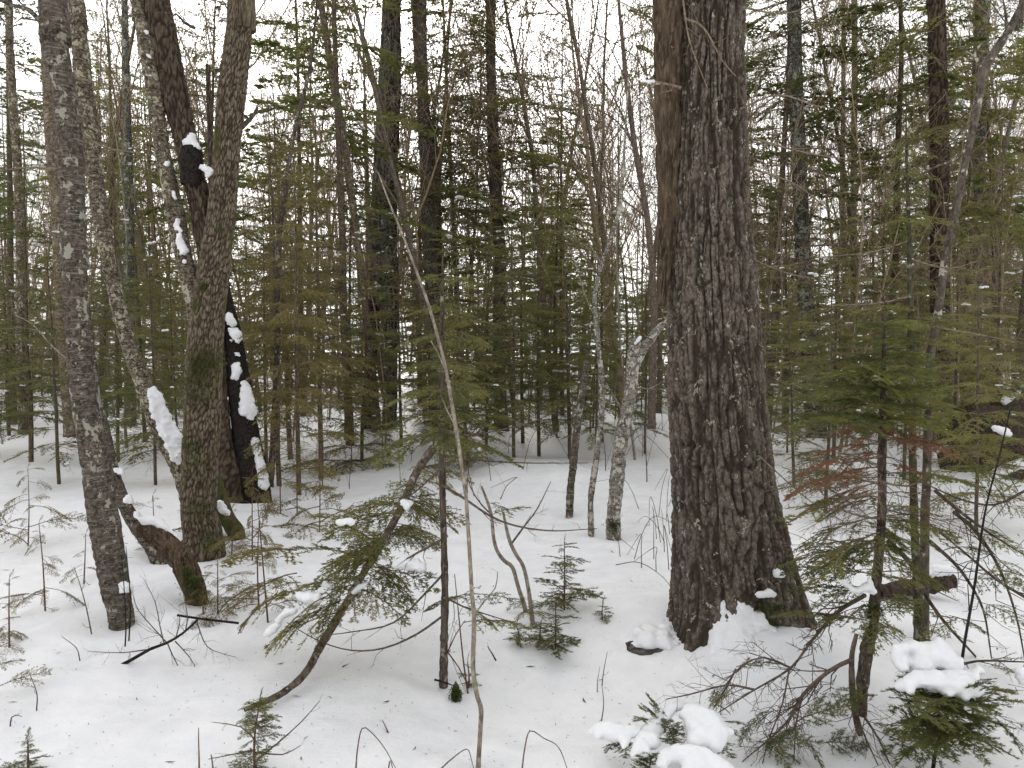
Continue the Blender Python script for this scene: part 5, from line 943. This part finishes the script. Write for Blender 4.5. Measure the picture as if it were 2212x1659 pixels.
snow_px(sf, [(1935, 1400, 11, Yr), (1955, 1398, 16, Yr), (1972, 1394, 16, Yr+.02), (1945, 1425, 22, Yr), (1950, 1440, 18, Yr-.03), (1985, 1410, 27, Yr+.03), (2010, 1412, 38, Yr+.03), (2028, 1398, 22, Yr+.03), (2024, 1384, 10, Yr+.03), (2035, 1420, 36, Yr+.02), (2055, 1430, 29, Yr), (1990, 1440, 29, Yr)], 'snow_cushion', .009, .8, 'rounded upper snow cushion', 4, .005, .35, 2)
snow_px(sf, [(1945, 1484, 15, Yr-.1), (1962, 1472, 20, Yr-.1), (1968, 1492, 11, Yr-.14), (1985, 1468, 27, Yr-.1), (2015, 1470, 31, Yr-.1), (2045, 1474, 31, Yr-.1), (2075, 1482, 31, Yr-.1), (2100, 1484, 25, Yr-.1), (2122, 1484, 18, Yr-.1), (2135, 1482, 11, Yr-.1), (2112, 1440, 11, Yr), (2118, 1450, 13, Yr), (2085, 1508, 13, Yr-.14), (2050, 1500, 13, Yr-.15), (2108, 1502, 11, Yr-.13), (2060, 1455, 29, Yr-.02), (2095, 1460, 22, Yr-.02)], 'snow_cushion', .009, .62, 'ragged lower snow shelf', 4, .005, .35, 2)
snow_px(sf, [(2122, 1580, 10, Yr-.2), (2128, 1565, 9, Yr-.2), (2135, 1575, 7, Yr-.2)], voxel=.007); snow_px(sf, [(2092, 1536, 7, Yr-.2), (2088, 1530, 6, Yr-.2)], voxel=.007); snow_px(sf, [(2205, 1450, 13, Yr), (2212, 1462, 16, Yr), (2206, 1475, 11, Yr)], voxel=.008)
Yc = 2.83
sc = thing('fir_seedling', 'low fir flattened under lobed snow, bottom edge below the big trunk', 'seedling', gp(1450, 1640))
boughs(sc, [(1440, 1570, Yc+.05, 1385, 1520, Yc-.02), (1430, 1560, Yc+.05, 1405, 1497, Yc), (1435, 1565, Yc+.05, 1375, 1550, Yc-.05), (1455, 1600, Yc, 1440, 1545, Yc-.08), (1455, 1590, Yc, 1470, 1555, Yc-.05), (1460, 1610, Yc-.05, 1440, 1590, Yc-.15), (1455, 1570, Yc, 1460, 1620, Yc-.12), (1400, 1650, Yc-.1, 1385, 1625, Yc-.2), (1400, 1660, Yc-.1, 1420, 1620, Yc-.2), (1420, 1670, Yc-.1, 1370, 1650, Yc-.22), (1540, 1560, Yc, 1600, 1590, Yc-.1), (1540, 1560, Yc, 1610, 1560, Yc), (1530, 1530, Yc, 1570, 1490, Yc), (1340, 1600, Yc, 1310, 1620, Yc-.1), (1350, 1600, Yc, 1345, 1630, Yc-.15), (1520, 1600, Yc, 1580, 1630, Yc-.15)], 'fir9', 'neardark', 250)
snow_px(sc, [(1275, 1582, 10, Yc-.06), (1295, 1576, 19, Yc-.06), (1318, 1580, 25, Yc-.07), (1345, 1586, 22, Yc-.08), (1330, 1570, 20, Yc), (1350, 1606, 12, Yc-.14), (1346, 1616, 7, Yc-.16), (1368, 1578, 18, Yc-.06), (1290, 1592, 10, Yc-.12)], 'snow_lobe', .008, .8, 'left snow lobe with a drooping tip', 4, .004, .35, 2)
snow_px(sc, [(1452, 1528, 13, Yc+.05), (1435, 1548, 17, Yc+.02), (1415, 1568, 21, Yc-.02), (1398, 1590, 25, Yc-.06), (1412, 1600, 20, Yc-.1), (1385, 1610, 20, Yc-.12), (1372, 1630, 13, Yc-.16), (1395, 1625, 11, Yc-.16), (1470, 1524, 16, Yc+.08), (1425, 1575, 18, Yc)], 'snow_lobe', .008, .85, 'diagonal middle snow lobe', 4, .004, .35, 2)
snow_px(sc, [(1490, 1535, 18, Yc+.02), (1512, 1545, 25, Yc), (1500, 1565, 27, Yc-.04), (1535, 1560, 31, Yc-.04), (1515, 1590, 31, Yc-.1), (1550, 1585, 27, Yc-.1), (1570, 1580, 16, Yc-.08), (1530, 1525, 13, Yc+.05), (1545, 1610, 18, Yc-.14), (1475, 1545, 13, Yc), (1500, 1600, 20, Yc-.12), (1578, 1578, 9, Yc-.1)], 'snow_lobe', .008, .85, 'broad right snow lobe', 4, .004, .35, 2)
snow_px(sc, [(1440, 1632, 22, Yc-.18), (1462, 1625, 25, Yc-.18), (1490, 1632, 29, Yc-.2), (1520, 1640, 29, Yc-.22), (1545, 1652, 27, Yc-.24), (1430, 1650, 16, Yc-.22), (1500, 1660, 34, Yc-.25), (1350, 1652, 16, Yc-.22), (1335, 1660, 18, Yc-.22), (1570, 1665, 22, Yc-.25)], 'snow_lobe', .009, .8, 'lowest rounded snow lobe', 4, .004, .35, 2)

# ================================================================== the forest behind
def zone(px):
    return 0 if px < 440 else (1 if px < 830 else (2 if px < 1500 else 3))
ZT = ['left of the mossy forked maple', 'between the mossy maple and the dark snag', 'between the dark snag and the big trunk', 'right of the big trunk']
VF = [conifer(900+i, 5.0, 0.55, 1.0, 'fir1', 16, 5, dead=12, snow=.22, leaf='fir') for i in range(3)]
VH = [conifer(910+i, 4.0, 0.5, 1.05, 'hem1', 14, 5, dead=10, snow=.18, leaf='hemlock') for i in range(2)]
VC = [conifer(920+i, 4.5, 0.7, 0.7, 'ced1', 15, 5, dead=8, snow=.04, leaf='cedar', low=.1, top_up=.5) for i in range(2)]
VT = [conifer(930+i, 13.0, 4.0, 2.0, 'fir2', 17, 4, r=.085, dead=60, leaf='fir', low=-.15) for i in range(3)]
VP = [conifer(940+i, 11.0, 6.5, 1.3, 'fir2', 9, 4, r=.06, dead=70, leaf='hemlock', barkm='farpole') for i in range(2)]
VM = [conifer(950+i, 6.5, 0.9, 1.35, 'fir2', 17, 5, dead=30, snow=.14, leaf=('fir', 'hemlock', 'cedar')[i]) for i in range(3)]
VB = [bare_tree(960+i, 11, .058, .25, 3, (17, 8, 4), barkm=('fartwig', 'farpole', 'tan', 'fardark')[i], twigm='fartwig', minr=.0062) for i in range(4)]
VY = [bare_tree(970+i, 5, .019, .2, 2, (10, 6), barkm=('fartwig', 'farpole', 'pale')[i], minr=.0035, twigm='fartwig') for i in range(3)]
VS = [bare_tree(980+i, 1.6, .008, .15, 2, (6, 4), barkm='twig', minr=.002, spread=.7) for i in range(3)]
frng = np.random.default_rng(2024)
def stand(kind, V, px, Y, H, Hn, label, cat, group, vi=None):
    x = (px-PW/2)/F*Y; s = H/Hn; vi = int(frng.integers(len(V))) if vi is None else vi
    return place(kind, V[vi], (x, Y, gz(x, Y)), frng.uniform(0, 6.28), s, label, cat, group, (frng.normal(0, .02), frng.normal(0, .02)))
# ones the photograph lets us pick out
SPEC = [('fir_tree', VF, 5, 367, 10.2, 2.7, 'small pointed fir with dark leader left of the mossy maple'), ('fir_tree', VF, 5, 60, 10, 4.6, 'dense green fir behind the leaning grey birch, at left edge'), ('fir_tree', VF, 5, 250, 10, 3.4, 'young fir seen between grey birch and shaggy birch'), ('hemlock_tree', VH, 4, 310, 12, 4.6, 'hemlock filling the gap left of the mossy maple'), ('fir_tree', VF, 5, 15, 13, 4.4, 'fir cut by the left edge of the photo'),
 ('cedar_tree', VC, 4.5, 600, 8.6, 4.3, 'olive cedar with thin dark stem right of the mossy maple'), ('cedar_tree', VC, 4.5, 642, 8.0, 3.7, 'droopy cedar, second right of the mossy maple'), ('cedar_tree', VC, 4.5, 690, 9.3, 4.6, 'droopy cedar nearest the dark snag'), ('cedar_tree', VC, 4.5, 572, 9.6, 3.4, 'short cedar close behind the snow-plastered stem'), ('cedar_tree', VC, 4.5, 625, 10.5, 5.2, 'tall brownish cedar behind the droopy cedars'),
 ('fir_tree', VF, 5, 745, 12.5, 5.2, 'fir standing just left of the dark snag'), ('hemlock_tree', VH, 4, 985, 11, 3.6, 'pale green hemlock behind the dark straight pole'), ('fir_tree', VF, 5, 1049, 11.5, 3.8, 'fir left of the brown spruce trunk in the centre'), ('fir_tree', VF, 5, 1130, 12.5, 4.6, 'fir right of the brown spruce trunk in the centre'), ('fir_tree', VF, 5, 1165, 10.8, 3.9, 'fir with crooked dark stem in the centre thicket'),
 ('fir_tree', VF, 5, 1231, 10.3, 4.0, 'broad green fir with straight dark stem behind the thin birches'), ('hemlock_tree', VH, 4, 1300, 12, 4.2, 'hemlock behind the wavy birch'), ('fir_tree', VF, 5, 1395, 11, 2.9, 'fir peeking out just left of the big trunk'), ('fir_tree', VF, 5, 1655, 9.4, 3.2, 'fir peeking out just right of the big trunk'), ('hemlock_tree', VH, 4, 1805, 9.8, 3.5, 'hemlock right of the straight lichen trunk'),
 ('fir_tree', VF, 5, 1905, 11.5, 4.4, 'fir behind the rusty-needled sapling'), ('hemlock_tree', VH, 4, 2065, 8.0, 2.7, 'low bright hemlock beside the pale blotched maple'), ('fir_tree', VF, 5, 2160, 8.5, 3.4, 'green fir at the right edge of the photo'), ('fir_tree', VF, 5, 1700, 13.5, 5.0, 'fir between the big trunk and the lichen trunk'), ('hemlock_tree', VH, 4, 1790, 6.8, 2.3, 'low hemlock right behind the rusty-needled sapling, on its left'), ('fir_tree', VF, 5, 1960, 7.4, 2.7, 'green fir behind the two sapling poles'), ('hemlock_tree', VH, 4, 2120, 6.0, 2.1, 'spreading low hemlock near the right edge'), ('fir_tree', VF, 5, 1720, 7.8, 2.4, 'waist-high fir right of the big trunk in the snow'), ('fir_tree', VF, 5, 120, 8.5, 3.0, 'leafy fir behind the foot of the leaning grey birch'), ('hemlock_tree', VH, 4, 330, 8.2, 2.5, 'hemlock seen below the snow ridge of the shaggy birch'), ('hemlock_tree', VH, 4, 1010, 9.2, 2.8, 'pale hemlock right of the dark straight pole'), ('fir_tree', VF, 5, 780, 10.5, 3.6, 'fir hiding the foot of the dark snag'), ('hemlock_tree', VH, 4, 1110, 9.8, 3.2, 'hemlock left of the three thin birches'), ('fir_tree', VF, 5, 1290, 10.0, 2.9, 'fir low behind the wavy birch'), ('fir_tree', VF, 5, 865, 12.0, 3.9, 'fir right behind the dark snag'),
 ('tall_fir_tree', VT, 13, 755, 12, 11.5, 'tall dark fir crown left of the dark snag'), ('tall_fir_tree', VT, 13, 655, 17, 12, 'tall fir left of the snag, farther back'), ('tall_fir_tree', VT, 13, 1215, 17, 9.0, 'fir crown with dark tuft left of big trunk top'), ('tall_fir_tree', VT, 13, 430, 15, 9.5, 'fir crown showing between the maple stems'), ('tall_fir_tree', VT, 13, 25, 15, 12, 'tall fir crown in the top left corner'),
 ('tall_fir_tree', VT, 13, 1660, 13, 11, 'tall fir crown touching the big trunk top on the right'), ('tall_fir_tree', VT, 13, 1925, 12.5, 11, 'tall fir with level boughs left of the dark brown trunk'), ('tall_fir_tree', VT, 13, 2195, 11, 10, 'tall fir crown in the top right corner'), ('tall_fir_tree', VT, 13, 2085, 16, 12.5, 'tall fir between the dark brown trunk and blotchy birch'), ('tall_fir_tree', VT, 13, 255, 19, 12, 'tall fir behind the shaggy birch'), ('tall_fir_tree', VT, 13, 995, 18, 12, 'tall fir between the dark spruce and brown spruce trunks')]
for kind, V, Hn, px, Y, H, label in SPEC: stand(kind, V, px, Y, H, Hn, label, 'tree', 'conifers of the thicket')
used = [((px-PW/2)/F*Y, Y) for _, _, _, px, Y, _, _ in SPEC]
LAND = [(-200, 'the left edge'), (160, 'the leaning grey birch'), (250, 'the shaggy birch'), (446, 'the mossy maple'), (830, 'the dark snag'), (928, 'the dark spruce'), (1077, 'the brown spruce'), (1350, 'the crooked birch'), (1540, 'the big trunk'), (1735, 'the lichen trunk'), (1908, 'the rusty sapling'), (2029, 'the dark brown trunk'), (2106, 'the blotchy birch')]
ORD = 'first second third fourth fifth sixth seventh eighth ninth tenth eleventh twelfth'.split()
PENDING = {}
def scatter(kind, V, n, y0, y1, h0, h1, Hn, nouns, group, sep=0.6, pw=1.0, cat='tree', gap=None):
    k = 0; tries = 0
    while k < n and tries < n*30:
        tries += 1; px = frng.uniform(-60, 2270); Y = y0+(y1-y0)*frng.random()**pw; x = (px-PW/2)/F*Y
        if any((x-a)**2+(Y-b)**2 < sep*sep for a, b in used): continue
        if gap and gap(px, Y): continue
        used.append((x, Y)); k += 1; vi = int(frng.integers(len(V))); noun = nouns[vi % len(nouns)]
        o = stand(kind, V, px, Y, frng.uniform(h0, h1), Hn, None, cat, group, vi)
        lx, ln_ = max((l for l in LAND if l[0] <= px), default=LAND[0]); PENDING.setdefault((noun, ln_), []).append((px, o))
openings = lambda px, Y: (545 < px < 640 or 1150 < px < 1400 and px % 3 < 1.5 or 1760 < px < 1890)
scatter('tall_fir_tree', VT, 14, 20, 42, 8, 13, 13, ['tall far fir with hanging boughs', 'tall far fir with level boughs', 'tall far fir with thin crown'], 'tall firs of the background', 1.2, gap=openings)
scatter('spruce_pole', VP, 24, 16, 40, 8, 12, 11, ['grey spruce pole with dead limbs', 'slim spruce pole with dead limbs'], 'spruce poles of the background', 1.0, gap=openings)
scatter('fir_tree', VM, 92, 13.5, 40, 2.8, 6.8, 6.5, ['dark green fir', 'bright green fir', 'olive cedar'], 'middle conifers of the background', .8, .75)
scatter('bare_tree', VB, 120, 13, 44, 8, 14, 11, ['leafless brown tree', 'leafless grey tree', 'leafless tan tree', 'leafless dark tree'], 'leafless trees of the background', .8)
scatter('bare_sapling', VY, 110, 10, 32, 3, 6.5, 5, ['leafless brown sapling', 'leafless grey sapling', 'leafless pale sapling'], 'leafless saplings', .5, 1.2, 'sapling')
scatter('shrub', VS, 90, 8, 22, .8, 2.0, 1.6, ['spreading bare shrub', 'upright bare shrub', 'crooked bare shrub'], 'bare shrubs on the snow', .4, 1.3, 'shrub')
scatter('fir_sapling', VF[:2]+VH[:2], 90, 9.5, 28, 1.0, 2.8, 4.5, ['small dark fir sapling', 'small pointed fir sapling', 'small hemlock sapling', 'small loose hemlock sapling'], 'conifer saplings', .5, 1.1, 'sapling')
for (noun, land), row in PENDING.items():
    row.sort(key=lambda q: q[0])
    for i, (px, o) in enumerate(row):
        o['label'] = f'{ORD[min(i, 11)]+" " if len(row) > 1 else ""}{noun} in the thicket rightward of {land}'
# ---- the wood beyond, one mass
FW, FL = Geo(), Geo()
LIB['fir3'] = [spray(990+i, nl=6, spacing=.14, ln=.17, w=.07) for i in range(4)]
def mass(seed):
    rng = np.random.default_rng(seed)
    for i in range(52):
        a = math.radians(rng.uniform(-42, 42)); d = rng.uniform(40, 75); x, y = math.sin(a)*d, math.cos(a)*d; H = rng.uniform(6, 13); z = gz(x, y)
        FW.add(tube(np.array([[x, y, z-.3], [x+rng.normal(0, .2), y, z+H*.5], [x, y, z+H]]), [H*.011, H*.007, .02], 5))
        z0 = rng.uniform(.1, .4)*H
        for k in range(13):
            u = (k+rng.random())/13; zz = z+z0+(H-z0)*u
            for j in range(4):
                b = rng.uniform(0, 6.28); L = (H*.17)*(1-u)**.8+.25; A = np.array([x, y, zz]); D_ = np.array([math.cos(b), math.sin(b), rng.normal(-.05, .2)])*L; FL.add(xform(LIB['fir3'][int(rng.integers(4))][1], basis(D_)*L, A))
    v3 = [bare_tree(995+i, 13, .1, .2, 2, (14, 8), minr=.011, ns=(4, 3, 3)) for i in range(3)]
    for i in range(48):
        a = math.radians(rng.uniform(-42, 42)); d = rng.uniform(36, 80); x, y = math.sin(a)*d, math.cos(a)*d; s = rng.uniform(.7, 1.15); ry = rng.uniform(0, 6.28); z = gz(x, y)
        c, sn_ = math.cos(ry), math.sin(ry); R = np.array([[c, -sn_, 0], [sn_, c, 0], [0, 0, 1]])*s
        for nm, me in v3[i % 3]:
            n = len(me.vertices); co = np.empty(n*3, np.float32); me.vertices.foreach_get('co', co); f = np.empty(len(me.loops), np.int32); me.loops.foreach_get('vertex_index', f)
            FW.add((co.reshape(-1, 3)@R.T+np.array([x, y, z]), f.reshape(-1, 3)))
    for me in {m for q in v3 for _, m in q}: bpy.data.meshes.remove(me)
mass(7)
cg = Geo(); v, f, m = FL.arrays(); cg.add((v, f), 0); v, f, m = FW.arrays(); cg.add((v, f), 1)
o = link('far_wood', cg.mesh('far_wood', [M['hemlock'], M['fartwig']], smooth=False)); tag(o, 'far brown and green wood closing the view behind the thicket', 'wood', kind='stuff')
# ---- litter specks on the snow
rng = np.random.default_rng(31); n = 7000; lx = rng.uniform(-4, 4, n); ly = 2.3+rng.random(n)**1.4*8; lz = ground(lx, ly)+.004; th = rng.uniform(0, 6.28, n); s = rng.uniform(.003, .009, n)*(1+2.5*(rng.random(n) < .05))
c0 = np.stack([lx, ly, lz], 1); e = np.stack([np.cos(th), np.sin(th), rng.normal(0, .2, n)], 1)*s[:, None]; w = np.stack([-np.sin(th), np.cos(th), np.zeros(n)], 1)*(s*.35)[:, None]
v = np.stack([c0-e, c0+w, c0+e], 1).reshape(-1, 3); g = Geo(); g.add((v, np.arange(3*n).reshape(-1, 3)))
o = link('needle_litter', g.mesh('needle_litter', [M['litter']], smooth=False)); tag(o, 'dark needle and bark specks scattered over the snow', 'litter', kind='stuff')
for o in bpy.data.objects:
    if '_o' in o: del o['_o']
